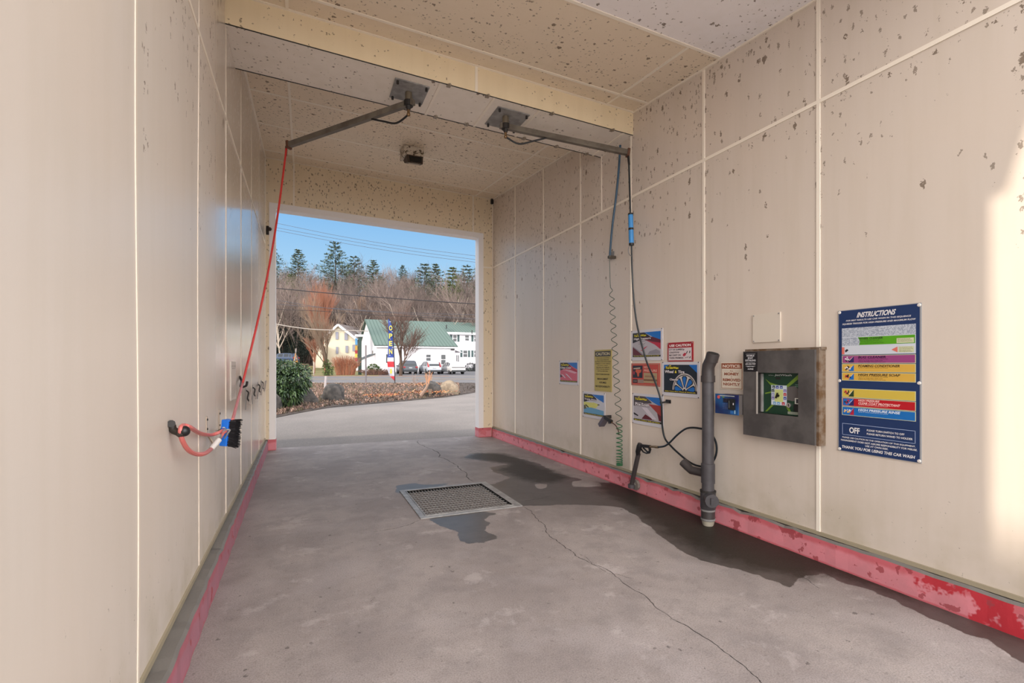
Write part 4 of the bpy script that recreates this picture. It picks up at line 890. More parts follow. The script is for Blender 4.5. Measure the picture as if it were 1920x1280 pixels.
# ================================================================== SWING ARMS ON THE BEAM
M_ARM = two_tone('dull_boom_steel', (.17, .145, .115), (.11, .09, .07), 6, rough=.4, bump=.05)
def boom(plate_px, corners, pivot_px, zdrop, tip, label, hose_pts, tube=.055):
    c = on_b(*plate_px); t = thing('swing_arm', label, 'hose boom', tuple(c), group=None)
    P = [on_b(*p) for p in corners]; ax = [p.x for p in P]; ay = [p.y for p in P]
    x0, x1, y0, y1 = (min(ax)+sorted(ax)[1])/2, (max(ax)+sorted(ax)[2])/2, (min(ay)+sorted(ay)[1])/2, (max(ay)+sorted(ay)[2])/2
    b = MB(M_GALV); zz = lambda x: box_z(x)
    b.hexa([(x0, y0, zz(x0)-.012), (x1, y0, zz(x1)-.012), (x1, y1, zz(x1)-.012), (x0, y1, zz(x0)-.012), (x0, y0, zz(x0)-.001), (x1, y0, zz(x1)-.001), (x1, y1, zz(x1)-.001), (x0, y1, zz(x0)-.001)]); b.build('mounting_plate', t)
    for x in (x0+.03, x1-.03):
        for y in (y0+.03, y1-.03): q = MB(M_DARK); q.tube([(x, y, zz(x)-.012), (x, y, zz(x)-.045)], .014, 6); q.build('bolt', t)
    pz = box_z(c.x)-zdrop; piv = Vector((c.x, c.y, pz))
    b = MB(C(122, 110, 92, .45, .3)); b.tube([(c.x, c.y, box_z(c.x)-.012), (c.x, c.y, pz+.02)], .038, 12); b.m(M_DARK).tube([(c.x, c.y, pz+.03), (c.x, c.y, pz-.03)], .05, 12); b.tube([(c.x, c.y, pz-.03), (c.x, c.y, pz-.07)], [.035, .02], 10); b.build('swivel', t, True)
    b = MB(M_BRASS); b.tube([(c.x, c.y, pz-.06), (c.x, c.y, pz-.12)], .016, 8); b.ball((c.x, c.y, pz-.12), .022, 8, 6); b.build('swivel_fitting', t, True)
    d = (tip-piv).normalized(); b = MB(M_ARM); b.bar(piv-d*.07, tip, tube, tube*1.15); b.build('arm', t, bevel=.004)
    b = MB(C(96, 60, 42, .5)); b.bar(tip-d*.02, tip+d*.012, tube*1.3, tube*1.7); b.build('end_bracket', t, bevel=.003)
    e = Vector((c.x, c.y, pz-.12)); m1 = e+d*.16+Vector((0, 0, -.05)); m2 = e+d*.34+Vector((0, 0, .02)); m3 = piv+d*.5+Vector((0, 0, -.03))
    b = MB(M_BLACK); b.tube(smooth_path([e, m1, m2, m3], 6), .011, 8); b.build('link_hose', t, True)
    return t, piv, tip
boom((766, 172), ((740, 146), (806, 161), (791, 196), (731, 180)), None, .13, at(541, 272, 6.0), 'left steel swing arm under the beam carrying the red hose', None)
boom((948, 217), ((933, 198), (988, 213), (967, 251), (914, 227)), None, .13, TIPR+Vector((0, 0, .03)), 'right steel swing arm under the beam carrying the black hose', None)
# red hose from the left arm, wall ring, hook, brush
TL = at(537, 277, 6.0); Xr = XL+.09
t = thing('foam_hose', 'long red hose from the left swing arm through a wall ring to the blue brush', 'hose', tuple(TL))
def lx(u, v, d): return at(u, v, d)
HK = on_x(455, 718, XL+.06)
dk = ray(455, 718); dH = HK.y*CS+HK.x*SN
Bt = on_x(436.5, 786, XL+.16); dB = Bt.y*CS+Bt.x*SN
HN = on_x(341, 800, XL+.055); dN = HN.y*CS+HN.x*SN
b = MB(M_RED); up = [TL]
for i in range(1, 8):
    f = i/8; u = 537+(455-537)*f+9*math.sin(f*3.14)*(1 if 1 else 0); v = 277+(718-277)*f; up.append(at(u-0, v, 6.0+(dH-6.0)*f))
b.tube(smooth_path(up+[HK], 4), .0115, 8); b.m(M_PINKH).tube(smooth_path([HK, at(446, 750, dH+(dB-dH)*.5), Bt], 4), .0115, 8); b.build('hose', t, True)
b = MB(M_PINKH)
lo = [(424, 803, dB), (412, 810, dB*.98+.0), (395, 815, dB*.96), (375, 812, (dB+dN)/2), (358, 802, dN*1.03), (345, 797.5, dN*1.01), (339.5, 802, dN*.985), (339, 815, dN*.985), (344, 830, dN*1.0), (354, 844, dN*1.03), (368, 851, dN*1.08), (384, 850, dN*1.14), (396, 841.5, dB*.93)]
lo = [at(*p) for p in lo]
for q in lo: q.x = max(q.x, XL+.025)
b.tube(smooth_path(lo, 5), .0125, 8); b.build('lower_loop', t, True)['label'] = 'faded pink loop of hose over the black hook'
b = MB(C(206, 200, 196, .3)); b.tube([at(396, 841.5, dB*.93), at(411, 824, dB*.95)], .019, 10); b.build('clear_tube', t, True)
b = MB(M_PINKH); b.tube([at(410, 825, dB*.95), at(419, 812, dB*.97), at(424, 808, dB*.99)], .010, 8); b.build('brush_lead', t, True)
b = MB(M_DARK); b.tube([TL+Vector((0, 0, .02)), at(536, 292, 6.0)], .014, 8); b.build('hose_fitting', t, True)
t = thing('hose_ring', 'small black ring hook on the left wall with the red hose passing through', 'hook', tuple(on_x(450, 716, XL)))
b = MB(M_BLACK); c0 = on_x(449, 714, XL+.002); 
b.tube(smooth_path([c0+Vector((0, 0, .05)), c0+Vector((.02, 0, .0)), HK+Vector((-.015, -.02, -.035)), HK+Vector((.03, .0, -.03)), HK+Vector((.04, .02, .015))], 5), .012, 8); b.build('ring', t, True)
t = thing('wall_hook', 'large black u-shaped hook nearest the camera on the left wall holding a hose loop', 'hook', tuple(on_x(325, 800, XL)))
a0 = on_x(322, 797, XL+.01)
hk = [a0, on_x(325, 806, XL+.018), at(331, 811.5, dN*.99), at(338, 813, dN*.985), at(345, 811, dN*.99)]
hk[2].x = max(hk[2].x, XL+.05)
b = MB(C(48, 40, 34, .5)); b.tube(smooth_path(hk, 5), .019, 10); b.m(M_BLACK).ball(at(345.5, 808, dN*.99), .028, 10, 8); b.m(M_DARK).tube([on_x(321, 794, XL+.001), on_x(321, 794, XL+.015)], .019, 10); b.build('hook', t, True)
# brush
t = thing('foam_brush', 'blue backed foam brush with black bristles hanging on the left wall', 'brush', tuple(at(430, 810, dB)))
d_ = dB
A0, A1 = at(427.5, 786, d_), at(423, 835, d_)
ax = (A1-A0).normalized(); rt = Vector((CS, -SN, 0)); rt = (rt-ax*rt.dot(ax)).normalized(); fw = ax.cross(rt).normalized()
def bx(mb, r0, r1, a0, a1, f0, f1, tap=0.0):
    L_ = (A1-A0).length
    P = [A0+ax*(a*L_)+rt*r+fw*f for f in (f0, f1) for a, r in ((a0, r0), (a0+tap, r1), (a1-tap*.2, r1), (a1, r0))]
    mb.hexa(P)
k = .0039
b = MB(C(28, 112, 214, .35)); bx(b, -.028, .026, 0, 1, -.035, .035); bx(b, .026, .036, .02, .98, -.028, .028); b.build('brush_back', t, bevel=.008)
b = MB(C(26, 24, 28, .7)); bx(b, .034, .075, .0, 1.0, -.03, .03, .0)
rb = random.Random(9); L_ = (A1-A0).length
for i in range(420):
    a_, f_ = rb.uniform(0, 1), rb.uniform(-.034, .034); p = A0+ax*(a_*L_)+rt*.03+fw*f_; q = p+rt*rb.uniform(.05, .062)+ax*(.018*(a_-.35)+rb.uniform(-.004, .006))+fw*(f_*.2)
    b.tube([p, q], [.0022, .0014], 3, False)
b.build('bristles', t)
b = MB(M_GALV); b.tube(smooth_path([at(419, 813, d_-.03), at(424, 806, d_-.05), at(431, 806, d_-.04), at(427, 812, d_-.04), at(421, 822, d_-.03)], 4), .006, 6); b.bar(at(412, 822, dB*.95), at(423, 803, d_-.03), .012, .012); b.build('wire_clip', t, True)
for i, (u, v0, v1, lab, long_) in enumerate(((388, 780, 812, 'short bent steel strap under the hose loop on the left wall', 0), (411.5, 767, 807, 'taller bent steel strap on the left wall beside the blue brush', 1))):
    a_, c_ = on_x(u, v0, XL+.006), on_x(u, v1, XL+.006); t = thing('strap_bracket', lab, 'bracket', tuple(a_))
    b = MB(M_TRIM if 0 else C(176, 160, 144, .45)); b.bar(a_, c_, .006, .03, (1, 0, 0)) if 0 else b.box((XL+.001, a_.y-.016, c_.z), (XL+.007, a_.y+.016, a_.z))
    if long_: b.bar(Vector((XL+.004, c_.y, c_.z)), at(421, 801, dB*.99), .028, .006)
    else: b.bar(Vector((XL+.004, c_.y, c_.z)), Vector((XL+.05, c_.y+.03, c_.z-.10)), .028, .006)
    b.build('strap', t)
    for f_ in (.2, .75):
        q = MB(M_DARK); z_ = a_.z+(c_.z-a_.z)*f_; q.tube([(XL+.007, a_.y, z_), (XL+.013, a_.y, z_)], .008, 7); q.build('screw', t)
# floor-mat clamps
lab = ['first floor mat clamp from the camera on the left wall', 'second floor mat clamp from the camera on the left wall', 'third floor mat clamp from the camera on the left wall', 'farthest floor mat clamp on the left wall near the doorway']
for i, (us, t0, t1, uc, w0, w1) in enumerate(((461, 727, 768, 467.5, 731, 760), (473.7, 722, 757, 478.5, 725, 750), (483.6, 716.6, 748, 487.5, 720, 742), (490.4, 712, 741, 493, 715, 736))):
    a_, c_ = on_x(us, t0, XL+.004), on_x(us, t1, XL+.004); ya, yc_ = a_.y, on_x(uc, w0, XL+.05).y
    zt, zb = a_.z, c_.z; t = thing('mat_clamp', lab[i], 'clamp', (XL, ya, (zt+zb)/2), group='floor mat clamps on the left wall')
    b = MB(M_GALV); b.box((XL+.001, ya-.02, zb), (XL+.006, ya+.02, zt)); b.build('back_plate', t)
    b = MB(C(150, 138, 130, .4, .4)); zc1, zc0 = on_x(uc, w0, XL+.05).z, on_x(uc, w1, XL+.05).z
    b.hexa([(XL+.03, ya+.01, zc0), (XL+.05, ya+.01, zc0), (XL+.05, ya+.10, zc0), (XL+.03, ya+.10, zc0), (XL+.055, ya+.01, zc1), (XL+.075, ya+.01, zc1), (XL+.075, ya+.10, zc1), (XL+.055, ya+.10, zc1)]); b.build('jaw', t, bevel=.004)
    b = MB(M_DARK); b.tube(smooth_path([(XL+.006, ya, zt-.03), (XL+.03, ya+.02, zt-.06), (XL+.02, ya+.03, (zt+zb)/2), (XL+.045, ya+.05, zc0+.03)], 4), .008, 6); b.build('spring', t, True)
# ceiling lamp, beam clips, corner bits
lc = LAMP; t = thing('ceiling_floodlight', 'dirty box floodlight under the far ceiling, dark lens facing down', 'lamp', tuple(lc))
M_COB = two_tone('cobwebbed_box', (.66, .58, .48), (.12, .09, .06), 30, .48, .62, .9)
def czh(x, y): return ceil_z(x, y)
b = MB(M_COB); x, y = lc.x, lc.y; b.hexa([(x-.16, y-.17, czh(x, y-.17)-.16), (x+.16, y-.17, czh(x, y-.17)-.16), (x+.16, y+.17, czh(x, y)-.15), (x-.16, y+.17, czh(x, y)-.15), (x-.16, y-.17, czh(x, y-.17)-.002), (x+.16, y-.17, czh(x, y-.17)-.002), (x+.16, y+.17, czh(x, y+.17)-.004), (x-.16, y+.17, czh(x, y+.17)-.004)]); b.build('junction_box', t, bevel=.008)
z_ = czh(x, y)-.16
b = MB(C(70, 58, 48, .6)); b.hexa([(x-.10, y-.20, z_-.14), (x+.14, y-.20, z_-.14), (x+.15, y+.06, z_-.06), (x-.11, y+.06, z_-.06), (x-.12, y-.17, z_), (x+.15, y-.17, z_), (x+.15, y+.10, z_), (x-.12, y+.10, z_)]); b.build('lamp_housing', t, bevel=.006)
b = MB(C(16, 17, 19, .15)); b.poly([(x-.08, y-.188, z_-.03), (x+.12, y-.188, z_-.03), (x+.115, y-.206, z_-.12), (x-.07, y-.206, z_-.12)]); b.build('lens', t)
b = MB(C(186, 170, 150, .5)); b.poly([(x-.05, y-.209, z_-.135), (x+.10, y-.209, z_-.135), (x+.12, y-.02, z_-.09), (x-.07, y-.02, z_-.09)]); b.build('glare_plate', t)
near = [(839, 165), (911, 184), (1030, 217), (1144, 246)]; far = [(815, 221), (874, 234), (980, 261), (1043, 274), (1099, 288)]
first = None
for i, (u, v) in enumerate(near+far):
    p = on_b(u, v); isn = i < len(near); p = Vector((p.x, YB1+.012 if isn else YB2-.012, box_z(p.x)))
    if first is None:
        first = thing('panel_clip', '', 'clip', tuple(p)); b = MB(C(150, 138, 122, .4, .3)); b.box((p.x-.02, p.y-.03, p.z-.012), (p.x+.02, p.y+.03, p.z-.002)); b.box((p.x-.008, p.y-.045, p.z-.03), (p.x+.008, p.y-.02, p.z-.002)); b.build('catch', first); c = first
    else:
        c = copy_tree(first, p)
    c['group'] = 'spring clips along the beam panels'
    c['label'] = ('small metal clip, near beam edge' if isn else 'small metal clip, far beam edge')+', '+['left of the white joint', 'right of the white joint', 'beside the right swing arm plate', 'nearest the right wall', 'leftmost', 'second from the left', 'below the right swing arm pivot', 'fourth from the left', 'nearest the right wall'][i]
p = on_y(502.5, 432, YF); t = thing('door_latch', 'dark rusty latch on the left jamb of the far doorway', 'latch', (p.x, YF, p.z))
b = MB(C(40, 30, 26, .7)); b.box((p.x-.03, YF-.02, p.z-.08), (p.x+.015, YF-.001, p.z+.08)); b.build('plate', t, bevel=.005)
b = MB(C(52, 40, 34, .7)); b.ball((p.x+.03, YF-.04, p.z+.02), (.035, .03, .035), 8, 6); b.tube([(p.x, YF-.02, p.z+.05), (p.x+.03, YF-.04, p.z+.02)], .014, 6); b.build('knob', t)
p = on_y(921, 378, YF); t = thing('corner_bracket', 'small dark bracket in the far right ceiling corner', 'bracket', (p.x, YF, p.z))
b = MB(M_DARK); b.box((p.x-.02, YF-.06, p.z-.06), (p.x+.03, YF-.002, p.z+.05)); b.build('plate', t, bevel=.006)
# weeds at the left curb
rw = random.Random(3)
for i, (u, v, s, lab) in enumerate(((455, 947, .10, 'small green weed tuft at the left curb, farther of two'), (443, 975, .07, 'tiny dry weed at the left curb, nearer of two'))):
    p = on_z(u, v); t = MB(C(96, 118, 52, .7) if i == 0 else C(140, 128, 80, .7))
    for k_ in range(26):
        a_ = rw.uniform(0, 6.28); o_ = Vector((math.cos(a_), math.sin(a_), 0)); h_ = s*rw.uniform(.5, 1.1); q = o_.cross(Vector((0, 0, 1)))*.002
        b0 = p+o_*.01; m1_ = p+o_*s*.25+Vector((0, 0, h_*.6)); e_ = p+o_*s*rw.uniform(.4, .8)+Vector((0, 0, h_*rw.uniform(.5, 1)))
        t.poly([b0-q, b0+q, m1_+q, m1_-q]); t.poly([m1_-q, m1_+q, e_])
    o = t.build('weed_tuft'); tag(o, lab, 'weed')
# ================================================================== OUTDOORS
_C0 = C
def C(r, g, b, rough=.5, metal=0.0, spec=.5, k=.62, name=None): return _C0(r, g, b, rough, metal, spec, k, name)  # outdoor colours dimmed, so a lower light level is put into the paint
_T0 = two_tone
def two_tone(name, a, b, *p, **q): return _T0(name, tuple(x*.7 for x in a), tuple(x*.7 for x in b), *p, **q)  # same dimming put into the two-tone outdoor colours
M_ASPH = asph('apron_asphalt', (.205, .181, .169), (.245, .215, .20)); M_ROAD = _T0('road_asphalt', (.12, .113, .117), (.14, .132, .135), .8, rough=.85)  # asphalt in its own mottled tone
def gd(x, y): return SN*x+CS*y
def smooth(a, b, x):
    t = min(1, max(0, (x-a)/(b-a))); return t*t*(3-2*t)
def G(x, y):
    d = SN*x+CS*y; l = CS*x-SN*y
    z = -.02+.14*smooth(26, 38, d)+.22*smooth(38, 52, d)+.30*smooth(62, 72, d)+.5*smooth(72, 86, d)
    if d > 84: z += 25*smooth(78, 225, d)*(1+.0016*(-l)) + .5*math.sin(l*.11)*smooth(84, 120, d)
    return z
def GL(l, d, dz=0.0): p = LD(l, d); p.z = G(p.x, p.y)+dz; return p
def gpix(u, d, dz=0.0): return GL((u-CX)/F*d, d, dz)
def patch(name, l_of, d0, d1, nd, nl, mat, dz, label=None, kind='structure', thick=0.0):
    mb = MB(mat)
    vs = []
    for i in range(nd+1):
        d = d0+(d1-d0)*i/nd; a_, b_ = l_of(d)
        for j in range(nl+1): l = a_+(b_-a_)*j/nl; vs.append(GL(l, d, dz))
    n = nl+1
    mb.add(vs, [[i*n+j, i*n+j+1, (i+1)*n+j+1, (i+1)*n+j] for i in range(nd) for j in range(nl)])
    o = struct(name, mb, True, label); return o
# one big ground: asphalt apron, then hillside of leaf litter
def cut_bay(l, d):
    p = LD(l, d); return XL-.25 < p.x < XR+.25 and YN-.1 < p.y < YO+.0
mb = MB(M_ASPH); ls = lin(-70, 60, 1.3); ds = lin(-40, 54, 1.0); vs = [GL(l, d) for d in ds for l in ls]; n = len(ls); fs = []
vb = [(v.x, v.y) for v in vs]
for i in range(len(ds)-1):
    for j in range(len(ls)-1):
        fs.append([i*n+j, i*n+j+1, (i+1)*n+j+1, (i+1)*n+j])
mb.add(vs, fs); struct('ground', mb, True, 'asphalt apron around the wash bay')
b = MB(_T0('pale_bounce_slab', (.52, .48, .44), (.44, .40, .37), 2, rough=.8)); b.box((-9, -14, -.1), (12, YN-.15, .0)); struct('entrance_bounce_slab', b)  # unseen pale slab added to bounce light up into the bay
M_HILL = two_tone('leaf_littered_hillside', (.10, .070, .052), (.055, .042, .034), .35, .3, .7, .95)
patch('hillside', lambda d: (-160, 120), 84, 240, 40, 50, M_HILL, 0, 'leaf littered hillside under the trees')
M_LAWN = two_tone('autumn_lawn', (.16, .17, .055), (.26, .20, .09), .5, .35, .65, .95)
patch('lawn', lambda d: (-70, -.275*d), 52.3, 85, 12, 30, M_LAWN, .03, 'green and yellow lawn beyond the road')
patch('parking_lot', lambda d: (-.275*d, 60), 52.3, 85, 12, 30, two_tone('lot_asphalt', (.13, .125, .135), (.16, .155, .165), .7, rough=.9), .03, 'grey asphalt parking lot by the white building')
patch('road', lambda d: (-90, 70), 38, 50.4, 6, 30, M_ROAD, .03, 'two lane road crossing behind the island')
mb = MB(C(206, 196, 190, .7)); my = MB(C(206, 176, 120, .7))
for m2, dd, w_ in ((mb, 38.6, .16), (mb, 49.8, .2), (my, 44.2, .14), (my, 44.6, .14)):
    ls = lin(-40, 30, 2)
    for a_, b_ in zip(ls, ls[1:]): m2.poly([GL(a_, dd, .036), GL(b_, dd, .036), GL(b_, dd+w_, .036), GL(a_, dd+w_, .036)])
struct('road_edge_lines', mb); struct('road_centre_lines', my)
patch('verge', lambda d: (-70, -.13*d), 50.4, 52.4, 2, 20, two_tone('fallen_leaf_verge', (.36, .17, .09), (.28, .20, .15), 2.2), .035, 'leafy verge beyond the road')
patch('lot_apron', lambda d: (-.13*d, 60), 50.4, 52.4, 2, 20, C(150, 140, 136, .8), .035)
# island bed
NE = [(440, 800), (515.6, 782), (562.5, 772.7), (616.7, 763.3), (687.5, 757), (770.8, 750), (833, 744), (889.6, 735.5), (935, 729), (980, 724.5)]
near_e = [on_z(u, v, 0) for u, v in NE]; FE = [(u, 37.2) for u in (440, 515, 562, 617, 687, 771, 833, 889, 935, 980)]
mb = MB(two_tone('brown_mulch', (.125, .092, .075), (.060, .045, .040), 5, .35, .65, .95, .6, 6)); vs = []; nr = 8
isl = []
for i, (p, (u, df)) in enumerate(zip(near_e, FE)):
    q = gpix(u, df)
    for j in range(nr+1):
        f = j/nr; r_ = p.lerp(q, f); r_.z = G(r_.x, r_.y)+(.015 if j in (0, nr) else .14*min(1, 4*f, 4*(1-f))+.03*math.sin(i*2.1+j)); vs.append(r_)
mb.add(vs, [[i*(nr+1)+j, (i+1)*(nr+1)+j, (i+1)*(nr+1)+j+1, i*(nr+1)+j+1] for i in range(len(NE)-1) for j in range(nr)]); struct('mulch_bed', mb, True, 'brown planted island between the apron and the road')
def isl_pt(a_, f):      # a_ 0..1 along, f 0..1 near->far
    k_ = a_*(len(NE)-1); i = min(int(k_), len(NE)-2); t_ = k_-i; p = near_e[i].lerp(near_e[i+1], t_); q = gpix(FE[i][0]*(1-t_)+FE[i+1][0]*t_, 37.2)
    r_ = p.lerp(q, f); r_.z = G(r_.x, r_.y)+.12*min(1, 4*f, 4*(1-f)); return r_
ro = random.Random(11)
def tufts(name, label, cat, pts, h, mats, blades=6, w=.02, kind='stuff'):
    mb = MB(); 
    for p in pts:
        mb.m(ro.choice(mats)); s = ro.uniform(.6, 1.25)
        for _ in range(blades):
            a_ = ro.uniform(0, 6.28); o_ = Vector((math.cos(a_), math.sin(a_), 0)); q_ = Vector((-o_.y, o_.x, 0))*w*s
            t_ = p+o_*h*s*ro.uniform(.2, .9)+Vector((0, 0, h*s*ro.uniform(.35, 1.0)))
            mb.poly([p-q_, p+q_, t_+q_*.3, t_-q_*.3])
    o = mb.build(name); tag(o, label, cat, None, kind); return o
HM = [C(150, 122, 108, .9, k=1), C(126, 100, 90, .9, k=.9), C(178, 148, 132, .9, k=1), C(104, 84, 72, .9), C(120, 112, 84, .9)]
tufts('ground_heather', 'low brown woody ground cover over the island between the boulders', 'ground cover', [isl_pt(ro.uniform(.05, .72), ro.uniform(.02, .98)) for _ in range(8200)], .12, HM, 7, .012)
tufts('dry_grass', 'short sparse dry grass on the dark right end of the island', 'grass', [isl_pt(ro.uniform(.70, 1), ro.uniform(.03, .97)) for _ in range(900)], .06, [C(90, 80, 66, .9), C(74, 62, 54, .9)], 5, .02)
def leaves(name, label, pts, mats, s=.05):
    mb = MB()
    for p in pts:
        mb.m(ro.choice(mats)); a_ = ro.uniform(0, 6.28); u_ = Vector((math.cos(a_), math.sin(a_), ro.uniform(-.3, .5)))*s; v_ = Vector((-math.sin(a_), math.cos(a_), ro.uniform(-.2, .6)))*s*.7
        mb.poly([p-u_, p+v_*.6, p+u_, p-v_])
    tag(mb.build(name), label, 'fallen leaves', None, 'stuff')
LM = [C(206, 126, 78, .8), C(226, 156, 98, .8), C(178, 92, 62, .8), C(214, 170, 120, .8)]
def blob_pts(u, d, rl, rd, n_, h=.08): return [GL((u-CX)/F*d+ro.gauss(0, rl), d+ro.gauss(0, rd), .24+abs(ro.gauss(0, h))) for _ in range(n_)]
leaves('leaf_pile', 'orange fallen leaves heaped around the leaning stump on the island', blob_pts(803, 23.9, .5, .4, 500, .04), LM)
leaves('leaf_scatter', 'pale orange leaves between the leaning stump and the road', blob_pts(797, 31, .45, .6, 260), LM)
leaves('leaf_scatter', 'reddish leaves scattered on the middle of the island edge', blob_pts(722, 21.5, .5, .5, 260, .03), LM[:3])
# boulders
M_ROCKD = two_tone('dark_granite', (.060, .056, .054), (.115, .102, .094), 4, .4, .6, .9, .8, 6)
M_ROCKL = two_tone('tan_granite', (.36, .28, .20), (.24, .185, .135), 5, .4, .6, .9, .8, 6)
def boulder(u, vb, vt, wpx, label, mat, seed, depth=.8, skew=0.0, dz=.0):
    p = on_z(u, vb, .02); d = gd(p.x, p.y)+.25; hw = wpx/F*d/2; hh = (vb-vt)/F*d; rr = random.Random(seed)
    mb = MB(mat); mb.ball((0, 0, 0), 1, 22, 14); n_ = len(mb.v); ph = [(rr.uniform(0, 6), rr.uniform(1, 2.6)) for _ in range(6)]
    c = gpix(u, d, 0); L_, D_ = Vector((CS, -SN, 0)), Vector((SN, CS, 0)); out = []
    cuts = [Vector((rr.gauss(0, 1), rr.gauss(0, 1), rr.uniform(-.2, 1))).normalized() for _ in range(9)]
    for v in mb.v:
        v = Vector(v); k = 1
        for cn in cuts:
            q_ = v.dot(cn)
            if q_ > .80: k = min(k, .80/q_)
        k *= 1+.04*sum(math.sin(v[i % 3]*ph[i][1]*2+ph[i][0]) for i in range(6))/2
        v = v*k; x_, y_, z_ = v.x*hw*1.08+skew*hw*v.z, v.y*hw*depth, v.z
        z_ = (z_*.78+.30)*hh if z_ > -.35 else -.08
        out.append(c+L_*x_+D_*y_+Vector((0, 0, z_+.10)))
    mb.v = [tuple(o_) for o_ in out]; o = mb.build('boulder', None, True); tag(o, label, 'boulder'); return o
boulder(570, 757, 730, 50, 'rounded grey boulder touching the dark green shrub', M_ROCKD, 3, .9, -.25)
boulder(624, 753, 724, 44, 'dark domed boulder right of the one by the shrub', M_ROCKD, 5, .9)
boulder(516, 770, 744, 26, 'dark boulder half hidden by the left side of the doorway', M_ROCKD, 8)
boulder(811, 742, 718, 34, 'dark grey boulder behind the leaning stump', M_ROCKD, 12, .9)
boulder(842, 739, 716, 40, 'tan sunlit boulder at the right end of the island', M_ROCKL, 15, .9, -.1)
boulder(539, 764, 750, 26, 'small low tan rock below the shrub', M_ROCKL, 19)
# shrub builder: leaf quads on lumps
def leafy(name, label, cat, lumps, n_, size, mats, stemm=None, seed=1, droop=.3, group=None, asp=.35):
    rr = random.Random(seed); t = thing(name, label, cat, tuple(lumps[0][0])[:2]+(min(p.z-r.z for p, r in lumps),), group)
    mb = MB()
    tot = sum(r.x*r.z for _, r in lumps)
    for p, r in lumps:
        for _ in range(int(n_*r.x*r.z/tot)):
            v = Vector((rr.gauss(0, 1), rr.gauss(0, 1), rr.gauss(0, 1))).normalized(); k = rr.uniform(.72, 1.04)
            c = p+Vector((v.x*r.x*k, v.y*r.y*k, v.z*r.z*k)); o_ = (v+Vector((rr.uniform(-.6, .6), rr.uniform(-.6, .6), rr.uniform(-.5, .3)-droop*0))).normalized()
            s_ = o_.cross(Vector((rr.uniform(-1, 1), rr.uniform(-1, 1), 1))).normalized(); a_ = size*rr.uniform(.6, 1.25)
            tip = c+o_*a_-Vector((0, 0, a_*droop)); mid = c+o_*a_*.5; mb.m(rr.choice(mats)); mb.poly([c, mid+s_*a_*asp*.5, tip, mid-s_*a_*asp*.5])
    mb.build('foliage', t)
    b = MB(stemm or C(70, 54, 42, .9)); base = Vector((lumps[0][0].x, lumps[0][0].y, G(lumps[0][0].x, lumps[0][0].y)))
    for p, r in lumps: b.tube([base, base.lerp(p, .5)+Vector((0, 0, .05)), p+Vector((0, 0, r.z*.2))], [.03, .02, .01], 5)
    b.build('stems', t); return t
LF = [C(64, 92, 52, .35), C(86, 112, 64, .35), C(44, 70, 40, .4), C(110, 136, 84, .35), C(36, 56, 34, .4)]
def lump(u, v, d, ru, rv, rd=None):
    p = at(u, v, d); return (p, Vector((ru/F*d, (rd or ru)/F*d, rv/F*d)))
leafy('rhododendron', 'big dark green glossy leaved shrub at the left edge of the doorway', 'shrub', [lump(530, 735, 17.5, 34, 30), lump(516, 710, 17.8, 30, 30), lump(545, 712, 17.6, 28, 26), lump(563, 708, 18, 17, 26), lump(540, 692, 18, 24, 14), lump(524, 690, 18, 22, 14), lump(500, 725, 17.5, 30, 38)], 6500, .17, LF, seed=2, droop=.45)
leafy('shrub', 'small green shrub by the lean-to of the white building', 'shrub', [lump(700, 690, 61, 9, 7), lump(705, 693, 61, 8, 6)], 700, .28, [C(96, 124, 62, .6), C(64, 96, 48, .6)], seed=5)
leafy('shrub', 'grey purple shrub right of the white cars', 'shrub', [lump(882, 688, 70, 9, 7), lump(895, 689, 70, 8, 7)], 700, .3, [C(96, 96, 104, .8), C(70, 80, 70, .8)], seed=6)
# twiggy hedges
def twigs(name, label, u0, u1, vb, vt, d, n_, mats, cat='shrub', seed=1, arch=.25):
    rr = random.Random(seed); p0 = gpix((u0+u1)/2, d); h = (vb-vt)/F*d; hw = (u1-u0)/F*d/2
    t = MB()
    for _ in range(n_):
        x = rr.uniform(-1, 1)*hw*.55; y_ = rr.uniform(-1, 1)*hw*.4; b = p0+Vector((CS*x+SN*y_, -SN*x+CS*y_, 0)); b.z = G(b.x, b.y)
        hh = h*rr.uniform(.55, 1.0)*math.sqrt(max(.1, 1-(x/hw)**2*.8)); o_ = Vector((CS*(x*.75+rr.uniform(-.3, .3)*hw), -SN*(x*.75), 0))+Vector((0, rr.uniform(-.3, .3)*hw, 0))
        m_ = b+o_*.35+Vector((0, 0, hh*.6)); e = b+o_+Vector((0, 0, hh)); t.m(rr.choice(mats)); t.tube([b, m_, e], [.016, .011, .005], 3, False)
        for _k in range(4):
            s_ = m_.lerp(e, rr.uniform(0, .8)); t.tube([s_, s_+Vector((rr.uniform(-.3, .3), rr.uniform(-.3, .3), rr.uniform(.05, .4)))*h*.3], [.008, .004], 3, False)
    return tag(t.build(name), label, cat)
OM = [C(190, 118, 86, .9), C(206, 134, 98, .9), C(160, 98, 76, .9), C(176, 130, 104, .9)]
twigs('bare_hedge', 'rounded coppery twiggy bush beside the green signpost', 622, 674, 706, 667, 56, 520, OM, seed=3)
twigs('low_hedge', 'low reddish twiggy hedge in front of the white lean-to', 672, 740, 706, 693, 56.5, 380, [C(122, 88, 80, .9), C(96, 74, 66, .9), C(150, 104, 84, .9)], seed=4)
twigs('tall_weeds', 'pale dry stalks standing on the island behind the leaning stump', 796, 812, 722, 692, 33, 26, [C(196, 150, 116, .9), C(206, 170, 140, .9)], 'weed', 7)
twigs('tall_weeds', 'thin pale dry stalks left of the leaning stump', 770, 786, 722, 694, 33, 12, [C(176, 156, 146, .9)], 'weed', 8)
